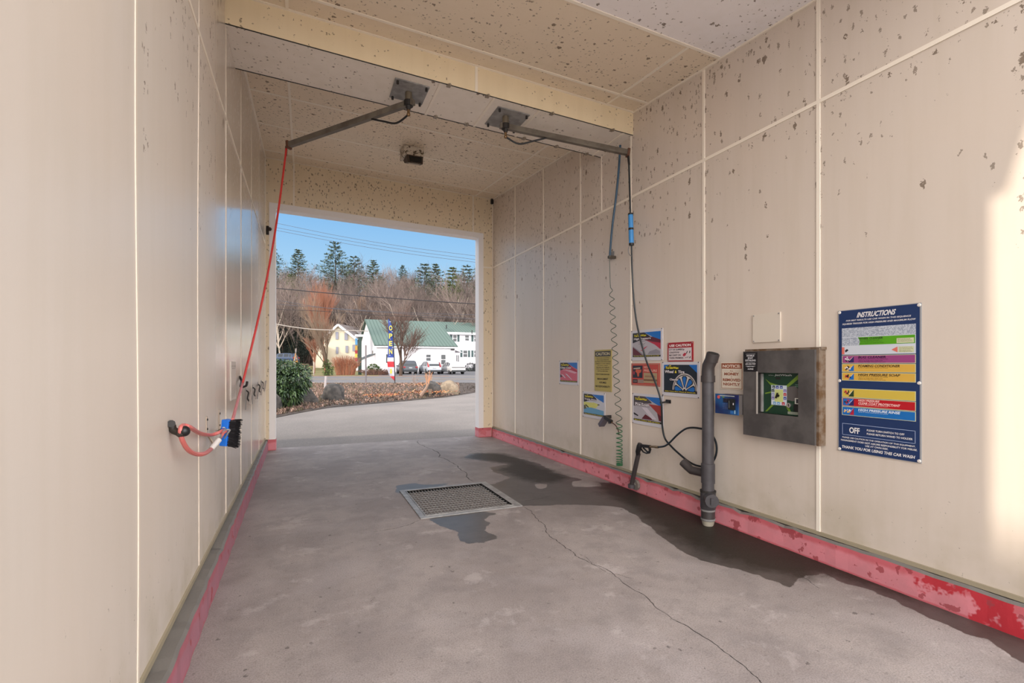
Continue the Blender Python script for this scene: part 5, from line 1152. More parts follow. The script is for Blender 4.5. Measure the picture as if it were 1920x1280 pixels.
# trees
def bare_tree(mb, base, h, spread, seed, mats, levels=4, up=.25, r0=.028, trunk=.3, kids=(4, 6), sides=4, ang=(.35, .85), twl=(.48, .72)):
    rr = random.Random(seed)
    def grow(p, d, L_, r, lv):
        k = 3; q = p; pts = [p]; dd = d
        for i in range(k):
            dd = (dd+Vector((rr.gauss(0, .10), rr.gauss(0, .10), up*.12+rr.gauss(0, .05)))).normalized(); q = q+dd*L_/k; pts.append(q)
        mb.m(mats[0] if lv > levels-2 else mats[min(1, len(mats)-1)]); mb.tube(pts, [r, r*.82, r*.66, r*.45], sides if lv > levels-2 else 3, False)
        if lv == 0: return
        n_ = rr.randint(*kids)
        for i in range(n_):
            f = rr.uniform(.35 if lv < levels else trunk, 1); j = min(int(f*k), k-1); s_ = pts[j].lerp(pts[j+1], f*k-j)
            a_ = rr.uniform(0, 6.28); pe = dd.orthogonal().normalized(); pe = Matrix.Rotation(a_, 3, dd) @ pe; w_ = rr.uniform(*ang)*spread
            nd = (dd*math.cos(w_)+pe*math.sin(w_)+Vector((0, 0, up*.5))).normalized(); grow(s_, nd, L_*rr.uniform(*twl), r*.50, lv-1)
    grow(Vector(base), Vector((0, 0, 1)), h*.52, h*r0, levels)
    return mb
BARK = C(96, 80, 70, .95); BARKL = C(150, 132, 118, .95); TWG = C(128, 104, 94, .95); TWR = C(168, 112, 88, .95)
def tree_obj(name, label, u, d, h, spread, seed, mats, group=None, **kw):
    p = gpix(u, d); t = thing(name, label, 'tree', tuple(p), group); mb = bare_tree(MB(), p-Vector((0, 0, .1)), h, spread, seed, mats, **kw); mb.build('branches', t); return t
t = tree_obj('bare_tree', 'round crowned bare tree in front of the green roof', 751, 53, 6.4, .66, 21, [C(88, 70, 60, .95), C(124, 100, 90, .95)], trunk=.22, kids=(5, 7), r0=.032, up=.30, ang=(.45, 1.0), levels=4, twl=(.62, .85))
t = tree_obj('bare_tree', 'multi stemmed bare tree with ivy on its trunk in front of the yellow house', 617, 53, 6.3, .66, 33, [C(104, 88, 72, .95), C(150, 128, 108, .95)], trunk=.12, kids=(4, 7), r0=.024, up=.38, ang=(.35, .85), twl=(.62, .85))
leafy('ivy', 'bright green ivy climbing the trunk by the coppery bush', 'ivy', [lump(611, 692, 52.6, 5, 12), lump(613, 682, 52.6, 5, 8), lump(619, 688, 52.6, 5, 8), lump(617, 698, 52.6, 6, 7)], 900, .2, [C(110, 132, 58, .6), C(86, 112, 48, .6), C(60, 70, 46, .7)], seed=9)
tree_obj('copper_tree', 'tall feathery copper coloured tree left of the yellow house', 610, 67, 9.4, .50, 44, [TWR, TWR], trunk=.03, kids=(6, 9), r0=.014, up=.62, levels=4, twl=(.6, .85))
tree_obj('copper_tree', 'smaller copper tree at the left corner of the yellow house', 589, 64, 5.2, .8, 46, [TWR, TWR], trunk=.08, kids=(6, 8), r0=.02, up=.8, levels=4)
tree_obj('bare_tree', 'tall pale bare tree behind the gable of the white building', 677, 98, 13.5, .8, 51, [C(186, 164, 140, .95), C(170, 140, 120, .95)], trunk=.2, kids=(5, 7), r0=.018, up=.5)
tree_obj('bare_tree', 'pale forked bare tree rising behind the green roof near the flag', 716, 100, 10.5, .8, 52, [C(200, 176, 150, .95), C(180, 150, 126, .95)], trunk=.2, kids=(4, 6), r0=.02, up=.4)
# forest on the hill: a few bare trees, then copies
protoB = []
for i in range(6):
    p = Vector((0, 0, 0)); t = thing('forest_tree', 'tall bare brown tree standing in the leafless wood on the hillside', 'tree', (0, 0, 0), 'bare trees of the hillside wood')
    ms = [[C(120, 106, 100, .95), C(118, 102, 96, .95)], [C(200, 184, 168, .95), C(104, 90, 86, .95)], [C(214, 198, 182, .95), C(150, 132, 124, .95)]][i % 3]
    bare_tree(MB(), p, 14+i*.6, .95, 100+i, ms, trunk=.38, kids=(4, 6), r0=.0135, up=.40, levels=4, twl=(.5, .76)).build('branches', t); protoB.append(t)
rf = random.Random(77)
def pine(seed, h, dens=1.0, bare=.25, mats=None):
    rr = random.Random(seed); t = thing('pine_tree', '', 'tree', (0, 0, 0)); b = MB(C(84, 68, 58, .95)); b.tube([(0, 0, 0), (0, 0, h*.6), (0, 0, h*.965)], [h*.014, h*.008, h*.001], 6); b.build('trunk', t)
    mb = MB(); mats = mats or [C(74, 92, 76, .8), C(92, 108, 84, .8), C(58, 74, 62, .8), C(112, 122, 92, .8)]
    z = h*bare
    while z < h*.98:
        f = (z-h*bare)/(h*(1-bare)); R0 = h*.27*(1-f)**.65*rr.uniform(.75, 1.1)+.15; k = rr.randint(5, 7); a0_ = rr.uniform(0, 6)
        for i in range(k):
            a_ = a0_+6.28*i/k+rr.uniform(-.3, .3); R = R0*rr.uniform(.6, 1.15); o_ = Vector((math.cos(a_), math.sin(a_), 0)); tip = Vector((0, 0, z))+o_*R+Vector((0, 0, R*.12))
            m = int((14+R*18)*dens)
            for _ in range(m):
                s_ = rr.uniform(.25, 1.05); c = Vector((0, 0, z)).lerp(tip, s_)+Vector((rr.gauss(0, .10), rr.gauss(0, .10), rr.gauss(0, .06)))*R*.9; q_ = rr.uniform(.14, .34)
                u_ = (o_*rr.uniform(.3, 1)+Vector((rr.uniform(-.8, .8), rr.uniform(-.8, .8), rr.uniform(-.1, .5)))).normalized()*q_; v_ = Vector((rr.uniform(-1, 1), rr.uniform(-1, 1), rr.uniform(-.4, .4)))*q_*.4; mb.m(rr.choice(mats)); mb.poly([c-u_*.5, c+v_, c+u_, c-v_])
        z += h*.038*rr.uniform(.8, 1.2)
    mb.build('foliage', t); return t
DG = [C(38, 52, 44, .85), C(52, 66, 52, .85), C(28, 40, 34, .85)]
YG = [C(110, 122, 70, .85), C(92, 108, 60, .85), C(124, 136, 84, .85)]
protoP = [pine(1, 17, 1.2, .38), pine(2, 15, 1.0, .3), pine(3, 13, 1.0, .25), pine(4, 12, 1.2, .05, DG), pine(5, 14, 1.1, .2, YG)]
usedP = set()
def put_pine(k, u, d, vtop, label, group=None):
    p = gpix(u, d, -.2); h = H+(CY-vtop)/F*d-p.z; hh = (17, 15, 13, 12, 14)[k]; s = h/hh
    if k not in usedP:
        usedP.add(k); o = protoP[k]; o.matrix_world = Matrix.Translation(p) @ Matrix.Scale(s, 4)
    else: o = copy_tree(protoP[k], p, rf.uniform(0, 6), s)
    o['label'] = label
    if group: o['group'] = group
    return o
put_pine(0, 629, 134, 449, 'tallest pine on the skyline, left of centre')
put_pine(1, 664, 140, 474, 'ragged pine just right of the tallest pine')
put_pine(2, 700, 150, 486, 'small pine crown right of the ragged pine on the skyline')
put_pine(2, 755, 185, 496, 'little pine tip alone in the middle of the skyline')
put_pine(1, 796, 124, 487, 'bushy pine on the skyline, first of the right hand cluster')
put_pine(2, 817, 130, 493, 'thin grey green pine between two fuller pines on the right skyline')
put_pine(4, 849, 116, 497, 'bright green pine in the right hand skyline cluster')
put_pine(0, 876, 122, 493, 'rightmost open branched pine on the skyline')
put_pine(2, 559, 165, 466, 'dull brown green conifer crown on the left skyline')
put_pine(1, 508, 160, 452, 'pine whose branch tips show beside the left door frame')
put_pine(4, 545, 135, 510, 'yellow green conifer within the wood on the left slope')
put_pine(4, 690, 96, 605, 'soft green pine behind the pale tree and yellow house')
put_pine(3, 769, 100, 568, 'small dark spruce standing above the green roof')
put_pine(3, 790, 103, 585, 'tiny frosted spruce right of the dark one above the green roof')
for i, (u, d, v) in enumerate(((520, 92, 575), (538, 96, 560), (556, 93, 580), (572, 99, 565), (592, 96, 585), (508, 99, 565), (530, 88, 605), (560, 88, 610), (582, 104, 560), (820, 108, 600), (846, 112, 605), (545, 108, 550))):
    put_pine(3, u, d, v, 'dark evergreen in the shaded lower slope of the wood', 'dark evergreens low on the slope')
spots = []
for row, d in enumerate((88, 93, 99, 105, 112, 120, 128, 137, 147, 158, 170, 184, 198)):
    nn = 19 if d < 150 else 24
    for i in range(nn):
        u = 470+470*(i+rf.uniform(.1, .9))/nn
        if d < 100 and 585 < u < 660: continue
        spots.append((u, d+rf.uniform(-2.5, 2.5)))
spots = spots[:262]
spots += [(rf.uniform(380, 470), rf.uniform(95, 190)) for _ in range(34)]
for i, (u, d) in enumerate(spots):
    p = gpix(u, d, -.3); pr = protoB[i % 6]; s = rf.uniform(.72, 1.08)
    if d > 180: s *= .9
    if i < 6: o = pr; o.matrix_world = Matrix.Translation(p) @ Matrix.Rotation(rf.uniform(0, 6), 4, 'Z') @ Matrix.Scale(s, 4)
    else: o = copy_tree(pr, p, rf.uniform(0, 6), s)
    o['label'] = 'tall bare brown tree standing in the leafless wood on the hillside'
# undergrowth of the hillside
hb = [GL((u-CX)/F*d, d, 0) for u, d in ((ro.uniform(480, 930), ro.uniform(87, 200)) for _ in range(5200))]
tufts('underbrush', 'brown brushy undergrowth between the trunks on the hillside', 'undergrowth', hb, 2.4, [C(92, 74, 66, .95), C(112, 90, 80, .95), C(74, 62, 54, .95)], 9, .05)

# ---- houses
M_SIDING = C(226, 222, 226, .6, k=.95); 
def m_roof():
    n = NT('ribbed_green_metal_roof'); f = n.m_('FRACT', n.m_('MULTIPLY', n.x, 2.0)); r_ = n.sm(n.m_('ABSOLUTE', n.m_('SUBTRACT', f, .5)), .36, .46)
    return n.done(n.mix(r_, (.095, .135, .118), (.045, .075, .065)), .7, .2)
M_ROOF = m_roof(); M_GLASS = C(52, 58, 64, .15); M_SHUT = C(66, 92, 92, .6); M_WT = C(232, 230, 232, .5, k=.98)
def window(parent, x0, x1, z0, z1, y, shut=0, mull=1):
    f = MB(M_WT); w_ = .09; f.box((x0-w_, y-.05, z0-w_), (x1+w_, y-.005, z0)); f.box((x0-w_, y-.05, z1), (x1+w_, y-.005, z1+w_)); f.box((x0-w_, y-.05, z0), (x0, y-.005, z1)); f.box((x1, y-.05, z0), (x1+w_, y-.005, z1))
    if mull: f.box((x0, y-.045, (z0+z1)/2-.03), (x1, y-.01, (z0+z1)/2+.03))
    fo = f.build('window', parent); g = MB(M_GLASS); g.box((x0, y-.03, z0), (x1, y-.002, z1)); g.build('pane', fo)
    if shut:
        for xs in ((x0-w_-.42, x0-w_-.04), (x1+w_+.04, x1+w_+.42)):
            s_ = MB(M_SHUT); s_.box((xs[0], y-.04, z0-.03), (xs[1], y-.003, z1+.03)); s_.build('shutter', parent)
def px_on(u, v, Yp): return on_y(u, v, Yp)
Y1 = 68.0; e0, e1_ = px_on(706, 646.5, Y1), px_on(853, 650, Y1); Xa, Xb, Ze = e0.x, e1_.x, e0.z
Yr, Yb = 78.8, 89.6; Zr = px_on(690, 600, Yr).z; zb_ = G(Xa, Y1)-.4
t = thing('white_building', 'long white building with a green ribbed metal roof behind the parked cars', 'building', (Xa, Y1, zb_))
b = MB(M_SIDING); b.poly([(Xa, Y1, zb_), (Xb, Y1, zb_), (Xb, Y1, Ze), (Xa, Y1, Ze)]); b.poly([(Xa, Y1, zb_), (Xa, Y1, Ze), (Xa, Yr, Zr), (Xa, Yb, Ze), (Xa, Yb, zb_)]); b.poly([(Xb, Y1, zb_), (Xb, Yb, zb_), (Xb, Yb, Ze), (Xb, Yr, Zr), (Xb, Y1, Ze)]); b.poly([(Xa, Yb, zb_), (Xb, Yb, zb_), (Xb, Yb, Ze), (Xa, Yb, Ze)]); b.build('walls', t)
XE = px_on(905, 606, Yr).x+9
def roofslab(mb, p, q, r_, s_, th=.14):
    P = [Vector(k_) for k_ in (p, q, r_, s_)]; mb.hexa([(*k_[:2], k_[2]) for k_ in P]+[(*k_[:2], k_[2]+th) for k_ in P])
b = MB(M_ROOF); ov = .35; sl_ = (Zr-Ze)/(Yr-Y1)
roofslab(b, (Xa-ov, Y1-ov, Ze-ov*sl_), (Xb+ov, Y1-ov, Ze-ov*sl_), (Xb+ov+.1, Yr, Zr), (Xa-ov, Yr, Zr)); roofslab(b, (Xa-ov, Yr, Zr), (Xb+ov, Yr, Zr), (Xb+ov, Yb+ov, Ze-ov*sl_), (Xa-ov, Yb+ov, Ze-ov*sl_)); b.build('roof', t)
b = MB(M_WT); b.box((Xa-ov, Y1-ov-.06, Ze-ov*sl_-.18), (Xb+ov, Y1-ov, Ze-ov*sl_+.02)); b.build('fascia', t)
b = MB(C(40, 44, 46, .6)); b.box((Xa-ov, Y1-ov-.08, Ze-ov*sl_+.0), (Xb+ov, Y1-ov-.02, Ze-ov*sl_+.07)); b.build('gutter', t)
for (u0, u1, v0, v1) in ((799, 807.5, 664.5, 676), (827, 835.5, 665, 683)):
    a_, c_ = px_on(u0, v1, Y1), px_on(u1, v0, Y1); window(t, a_.x, c_.x, a_.z, c_.z, Y1)
a_, c_ = px_on(724, 680, Y1), px_on(727, 664, Y1); b = MB(C(60, 64, 66, .5)); b.box((a_.x, Y1-.04, a_.z), (c_.x, Y1-.002, c_.z)); b.build('door', t)
a_ = px_on(848.5, 655, Y1); b = MB(C(50, 44, 44, .5)); b.box((a_.x-.25, Y1-.2, a_.z-.1), (a_.x+.25, Y1-.002, a_.z+.1)); b.build('wall_lamp', t)
# lean-to at the left end
c0_, c1_ = on_y(704, 663.5, Y1+1.2), on_y(676, 676, Y1+1.2); b = MB(M_SIDING); xl_ = c1_.x; zl_ = c1_.z
b.poly([(xl_, Y1+1.2, zb_), (Xa, Y1+1.2, zb_), (Xa, Y1+1.2, c0_.z), (xl_, Y1+1.2, zl_)]); b.poly([(xl_, Y1+1.2, zb_), (xl_, Y1+1.2, zl_), (xl_, Y1+8, zl_), (xl_, Y1+8, zb_)]); b.build('lean_to', t)
b = MB(C(70, 82, 88, .6)); roofslab(b, (xl_-.2, Y1+1.0, zl_-.05), (Xa-.01, Y1+1.0, c0_.z), (Xa-.01, Y1+8, c0_.z), (xl_-.2, Y1+8, zl_-.05), .1); b.build('lean_to_roof', t)
for u0, u1, v0, v1 in ((686, 687.5, 655, 668),):
    gy = Y1+3.5; b = MB(M_GLASS); gz = H+(CY-661)/F*(SN*Xa+CS*gy); b.box((Xa-.03, gy, gz-.9), (Xa-.003, gy+.9, gz+.3)); b.build('side_window', t)
# right, taller wing
Y2 = 78.0; q0_, q1_ = px_on(834, 623, Y2), px_on(912, 625, Y2); Xc, Xd, Z2 = Xb+.4, q1_.x+6, q0_.z; Xc = min(Xc, Xb+.4)
t2 = thing('white_wing', 'taller two storey white wing with dark shutters at the right of the long roof', 'building', (Xc, Y2, zb_))
b = MB(M_SIDING); x0_ = Xb-.3; 
b.poly([(Xb+.01, Y2, zb_), (Xd, Y2, zb_), (Xd, Y2, Z2), (Xb+.01, Y2, Z2)]); b.poly([(q0_.x, Y2, Ze-.5), (Xb+.01, Y2, Ze-.5), (Xb+.01, Y2, Z2), (q0_.x, Y2, Z2)]); b.poly([(q0_.x, Y2, Ze), (q0_.x, Y2, Z2), (q0_.x, Y2+9, Z2), (q0_.x, Y2+9, Ze)]); b.poly([(Xd, Y2, zb_), (Xd, Y2+10, zb_), (Xd, Y2+10, Z2), (Xd, Y2, Z2)]); b.build('walls', t2)
zr2 = H+(CY-606.5)/F*(SN*q1_.x+CS*(Y2+6))
b = MB(M_ROOF); roofslab(b, (q0_.x-.3, Y2-.5, Z2), (Xd+.3, Y2-.5, Z2), (Xd+.3, Y2+6, zr2), (q0_.x-.3, Y2+6, zr2)); roofslab(b, (q0_.x-.3, Y2+6, zr2), (Xd+.3, Y2+6, zr2), (Xd+.3, Y2+12, Z2), (q0_.x-.3, Y2+12, Z2)); b.build('roof', t2)
b = MB(M_WT); b.box((q0_.x-.3, Y2-.58, Z2-.3), (Xd+.3, Y2-.5, Z2+.05)); b.build('fascia', t2)
for u0, u1, v0, v1, sh in ((849.5, 856, 628, 640, 1), (872, 879, 628.5, 638.5, 0), (868.5, 876, 657, 669, 1), (889, 895, 628, 640, 1), (889, 896, 657, 669, 1)):
    a_, c_ = px_on(u0, v1, Y2), px_on(u1, v0, Y2); window(t2, a_.x, c_.x, a_.z, c_.z, Y2, sh)
a_, c_ = px_on(853.5, 678, Y2-1.5), px_on(862, 661, Y2-1.5); b = MB(M_SIDING); b.box((a_.x, Y2-1.5, zb_), (c_.x, Y2-.01, c_.z)); b.build('porch', t2); b = MB(M_WT); b.hexa([(a_.x-.3, Y2-1.8, c_.z+.5), (c_.x+.3, Y2-1.8, c_.z), (c_.x+.3, Y2, c_.z), (a_.x-.3, Y2, c_.z+.5), (a_.x-.3, Y2-1.8, c_.z+.62), (c_.x+.3, Y2-1.8, c_.z+.1), (c_.x+.3, Y2, c_.z+.1), (a_.x-.3, Y2, c_.z+.62)]); b.build('porch_roof', t2)
for xx in (.25, .6): b = MB(M_GLASS); b.box((a_.x+(c_.x-a_.x)*xx, Y2-1.53, c_.z-1.6), (a_.x+(c_.x-a_.x)*(xx+.2), Y2-1.503, c_.z-.4)); b.build('porch_window', t2)
for u, v in ((837, 609), (885, 619)):
    p = at(u, v, 79); b = MB(C(34, 36, 40, .6)); b.tube([p+Vector((0, 0, -.6)), p], .09, 7); b.build('roof_vent', t2)
# yellow house, gable to the viewer, turned a little
dY = 84.0
def yp(u, v, d=dY): return at(u, v, d)
ax_, bx_, cx2 = yp(612, 632), yp(641, 609), yp(668, 630); zg = G(bx_.x, bx_.y)-.5
D_ = Vector((SN*.9+.1, CS, 0)).normalized()*9
t3 = thing('yellow_house', 'pale yellow house with a steep gable behind the bare trees', 'building', (bx_.x, bx_.y, zg))
M_YEL = C(208, 198, 176, .7, k=.78)
b = MB(M_YEL); el, er = yp(606, 636), yp(666, 633); fl_ = Vector((el.x, el.y, zg)); fr_ = Vector((er.x, er.y, zg)); ap = (el+er)/2; ap.z = bx_.z
b.poly([fl_, fr_, er, ap, el]); b.poly([fr_, fr_+D_, er+D_, er]); b.poly([fl_+D_, fl_, el, el+D_]); b.poly([fr_+D_, fl_+D_, el+D_, ap+D_, er+D_]); b.build('walls', t3)
b = MB(C(150, 140, 138, .8)); ex = (er-el).normalized(); fo = -D_.normalized()*.5
for s_, e in ((1, er), (-1, el)):
    o_ = e+ex*s_*.6-Vector((0, 0, .45)); P = [ap+fo, o_+fo, o_+D_, ap+D_]; b.hexa([tuple(p) for p in P]+[tuple(p+Vector((0, 0, .2))) for p in P])
b.build('roof', t3)
b = MB(M_WT)
for s_, e in ((1, er), (-1, el)): b.bar(ap+fo*1.05, e+ex*s_*.6-Vector((0, 0, .45))+fo*1.05, .08, .35, (0, 0, 1))
b.build('barge_board', t3)
def hw(u0, u1, v0, v1):
    p, q = yp(u0, v1, dY-.1), yp(u1, v0, dY-.1); f = MB(C(150, 150, 166, .5)); r_ = (q-p); ff = -D_.normalized()*.05
    P = [p, Vector((q.x, q.y, p.z)), q, Vector((p.x, p.y, q.z))]; f.hexa([tuple(k_) for k_ in P]+[tuple(k_+ff) for k_ in P]); f.build('window', t3)
for w_ in ((629.5, 634.5, 622, 636), (646, 652, 624, 637), (630, 634.5, 650, 663), (648, 653, 648, 661), (661, 666, 646, 658)): hw(*w_)
# right wing roof and the low left extension
b = MB(C(190, 182, 180, .7)); p = yp(655, 617, dY+4); q = yp(679, 629, dY+2); b.hexa([tuple(p), tuple(q), tuple(q+D_), tuple(p+D_)]+[tuple(k_+Vector((0, 0, .25))) for k_ in (p, q, q+D_, p+D_)]); b.build('side_roof', t3)
b = MB(M_YEL); p, q = yp(666, 633, dY+2), yp(676, 633, dY+2); b.poly([Vector((p.x, p.y, zg)), Vector((q.x, q.y, zg)), q, p]); b.build('side_wall', t3)
b = MB(M_YEL); p, q = yp(587, 648, dY-3), yp(607, 648, dY-3); b.hexa([(p.x, p.y, zg), (q.x, q.y, zg), (q.x+1, q.y+4, zg), (p.x+1, p.y+4, zg), tuple(p), tuple(q), (q.x+1, q.y+4, q.z), (p.x+1, p.y+4, p.z)]); b.build('low_extension', t3)

# ---- cars
def car(name, label, loc, rz, L_=4.6, W_=1.84, Hh=1.68, paint=None, suv=True, kind=0, light=None):
    M = Matrix.Translation(loc) @ Matrix.Rotation(rz, 4, 'Z'); t = thing(name, label, 'car', mat=M)
    zb0, belt = .32, (.98 if suv else .94)
    # stations from the tail (y=0) to the nose (y=L): roof height above ground
    st = {0: [(0, .62, .9), (.06, .80, .98), (.12, 1.02, 1.02), (.42, Hh-.10, 1.02), (.75, Hh-.02, 1), (1.6, Hh, 1), (2.5, Hh-.05, 1), (3.45, 1.06, 1), (4.2, .92, .98), (4.5, .78, .9), (4.6, .55, .8)],
          1: [(0, .60, .9), (.07, .86, .98), (.20, 1.00, 1.01), (.80, Hh-.22, 1.02), (1.3, Hh-.05, 1), (2.0, Hh, 1), (2.7, Hh-.07, 1), (3.5, 1.0, 1), (4.2, .86, .98), (4.5, .72, .9), (4.6, .5, .8)]}[kind]
    b = MB(paint); rings = []
    for (y, zt, k) in st:
        y = y*L_/4.6; w = W_/2*k; zs_ = min(belt, zt-.02); rw = w*(.80 if zt > belt+.25 else .92)
        rings.append([(-w*.9, y, zb0), (-w, y, zb0+.18), (-w, y, zs_-.06), (-w*.985, y, zs_), (-rw, y, max(zt-.06, zs_+.005)), (-rw*.8, y, zt), (rw*.8, y, zt), (rw, y, max(zt-.06, zs_+.005)), (w*.985, y, zs_), (w, y, zs_-.06), (w, y, zb0+.18), (w*.9, y, zb0)])
    n = 12; vs = [p for r in rings for p in r]; fs = [[i*n+j, i*n+(j+1) % n, (i+1)*n+(j+1) % n, (i+1)*n+j] for i in range(len(rings)-1) for j in range(n)]+[list(range(n)), list(range((len(rings)-1)*n, len(rings)*n))[::-1]]
    b.add(vs, fs); b.build('body', t, True, world=False)
    def pt_(i, j, off=.012):
        p = Vector(rings[i][j]); c = Vector((0, p.y, .9)); q = (p-c); q.y = 0; return p+q.normalized()*off
    for s_ in (0, 1):
        g = MB(M_GLASS); a_, c_ = (3, 4) if s_ == 0 else (8, 7)
        for i in range(3, 7):
            A_, B_, C_, D2 = pt_(i, a_), pt_(i+1, a_), pt_(i+1, c_), pt_(i, c_)
            m_ = .10; q = [A_.lerp(C_, m_), B_.lerp(D2, m_), C_.lerp(A_, m_), D2.lerp(B_, m_)]
            g.poly(q)
        g.build('side_windows', t, world=False)
    for (i, off) in ((2, -.015), (6, .015)):
        g = MB(M_GLASS)
        q = [Vector(rings[i][4]), Vector(rings[i][7]), Vector(rings[i+1][7]), Vector(rings[i+1][4])]; ce = sum(q, Vector())/4
        q = [ce+(p-ce)*.88+Vector((0, off, .018)) for p in q]; g.poly(q)
        g.build('rear_window' if i == 2 else 'windscreen', t, world=False)
    w0 = MB(M_BLACK); r_ = .36 if suv else .35
    for y in (.82*L_/4.6, 3.72*L_/4.6):
        for s_ in (-1, 1):
            w = MB(C(26, 26, 28, .7)); xo = s_*(W_/2+.005); w.tube([(xo-s_*.24, y, r_), (xo, y, r_)], r_, 18); w.m(C(130, 130, 134, .4, .6)).tube([(xo-s_*.02, y, r_), (xo+s_*.012, y, r_)], r_*.62, 14); w.build('wheel', t, True, world=False)
    for s_ in (-1, 1):
        lm = MB(C(176, 28, 40, .3))
        if light == 'tall': lm.hexa([(s_*W_*.36, -.0, .92), (s_*W_*.5, .10, .92), (s_*W_*.5, .2, .92), (s_*W_*.36, .1, .92), (s_*W_*.38, .26, Hh-.2), (s_*W_*.43, .36, Hh-.2), (s_*W_*.43, .5, Hh-.2), (s_*W_*.38, .4, Hh-.2)])
        elif light == 'bar': lm.m(C(60, 36, 40, .3)).box((min(0, s_*W_*.46), -.02, .86), (max(0, s_*W_*.46), .10, .91))
        else: lm.box((min(s_*W_*.34, s_*W_*.49), -.01, .80), (max(s_*W_*.34, s_*W_*.49), .12, .98))
        lm.build('tail_light', t, world=False)
    p = MB(C(214, 216, 218, .5)); p.box((-.2, -.03, .74 if light != 'bar' else .5), (.2, .02, .86 if light != 'bar' else .62)); p.build('number_plate', t, world=False)
    p = MB(C(44, 46, 50, .6)); p.box((-W_*.47, -.05, .30), (W_*.47, .3, .52)); p.build('rear_bumper', t, world=False); p = MB(C(44, 46, 50, .6)); p.box((-W_*.45, L_-.3, .26), (W_*.45, L_-.02, .46)); p.build('front_bumper', t, world=False)
    for s_ in (-1, 1): p = MB(paint); p.box((min(s_*W_*.5, s_*W_*.6), L_*.66, .98), (max(s_*W_*.5, s_*W_*.6), L_*.69, 1.12)); p.build('mirror', t, world=False)
    return t
def cp(u, v, dd): return gpix(u, dd, .03)
car('parked_car', 'dark grey suv parked left of the silver one, partly behind the bare tree', cp(770, 0, 60.5), .03, 4.7, 1.88, 1.74, C(66, 72, 84, .3), light='side')
car('parked_car', 'silver suv with tall red tail lights, middle of the three parked cars', cp(815, 0, 60), .05, 4.5, 1.82, 1.70, C(196, 202, 212, .3), light='tall')
car('parked_car', 'white sloping backed car, rightmost of the three parked cars', cp(860, 0, 60), .08, 4.7, 1.92, 1.62, C(226, 224, 224, .3), False, 1, 'bar')
car('parked_car', 'dark blue estate car parked sideways at the far left across the road', gpix(556, 74, 1.05)-Vector((0, 0, .0)), R_(62), 4.7, 1.84, 1.6, C(54, 74, 104, .3))
p = gpix(542, 74); b = MB(C(120, 84, 74, .9)); zt_ = G(p.x, p.y)+1.05
b = MB(two_tone('leafy_terrace', (.22, .13, .09), (.14, .12, .08), 1.5)); A_ = [gpix(490, 71), gpix(572, 71), gpix(580, 82), gpix(490, 82)]; b.hexa([(q.x, q.y, q.z-.2) for q in A_]+[(q.x, q.y, zt_) for q in A_]); struct('terrace', b)
# ---- signs and poles outside
def pole(name, label, u, vb, vt, d, r, mat, lean=0.0, cat='post', du=0):
    p = gpix(u, d, -.05); q = at(u+du, vt, d); b = MB(mat); b.tube([p, q], r, 8); tag(b.build(name, None, True), label, cat)
pole('metal_post', 'thin grey metal post standing at the road edge of the island', 686, 722, 647, 37.5, .06, C(140, 132, 136, .5, .5))
pole('wooden_stake', 'white leaning stake behind the dark domed boulder', 609, 729, 705, 30, .07, C(200, 190, 190, .6), du=2.2)
pole('utility_stake', 'pale thin pole standing among the bare trees behind the long roof', 794, 600, 588, 92, .12, C(206, 190, 176, .7))
pole('slanted_pole', 'grey slanting pole beside the blue estate car', 551, 676, 653, 72, .09, C(170, 160, 156, .6), du=4)
b = MB(C(214, 150, 70, .7)); p = gpix(554, 71, .9)
for dx in (-.35, .35): b.bar(p+Vector((dx, 0, 0)), p+Vector((0, .1, 1.7)), .12, .04)
b.bar(p+Vector((-.3, 0, .5)), p+Vector((.3, 0, .5)), .06, .12); tag(b.build('sign_stand'), 'orange folding sign stand near the blue estate car', 'sign stand')
pole('lawn_marker', 'slim white marker on the lawn left of the ivy', 588, 700, 679, 56, .07, C(206, 186, 176, .7), du=1)
# stump leaning on the island
a0 = on_z(789, 742, .1); d0_ = gd(a0.x, a0.y); t = thing('leaning_stump', 'pale leaning stump with cut stems over the orange leaves', 'stump', tuple(a0))
b = MB(C(176, 146, 128, .9)); b.tube([at(789, 741, d0_), at(798, 729, d0_), at(804, 718, d0_)], [.085, .065, .035], 8); b.build('trunk', t, True)
for (u0, v0, u1, v1) in ((802, 722, 811, 697), (804, 720, 806, 694), (800, 725, 799, 700), (803, 721, 803, 704)): b = MB(C(214, 156, 120, .9)); b.tube([at(u0, v0, d0_), at(u1, v1, d0_)], [.03, .012], 5); b.build('stem', t)
for u in (805, 808): b = MB(C(140, 118, 100, .9)); b.tube([at(u, 739, d0_), at(u, 729, d0_)], .035, 6); b.build('stake', t)
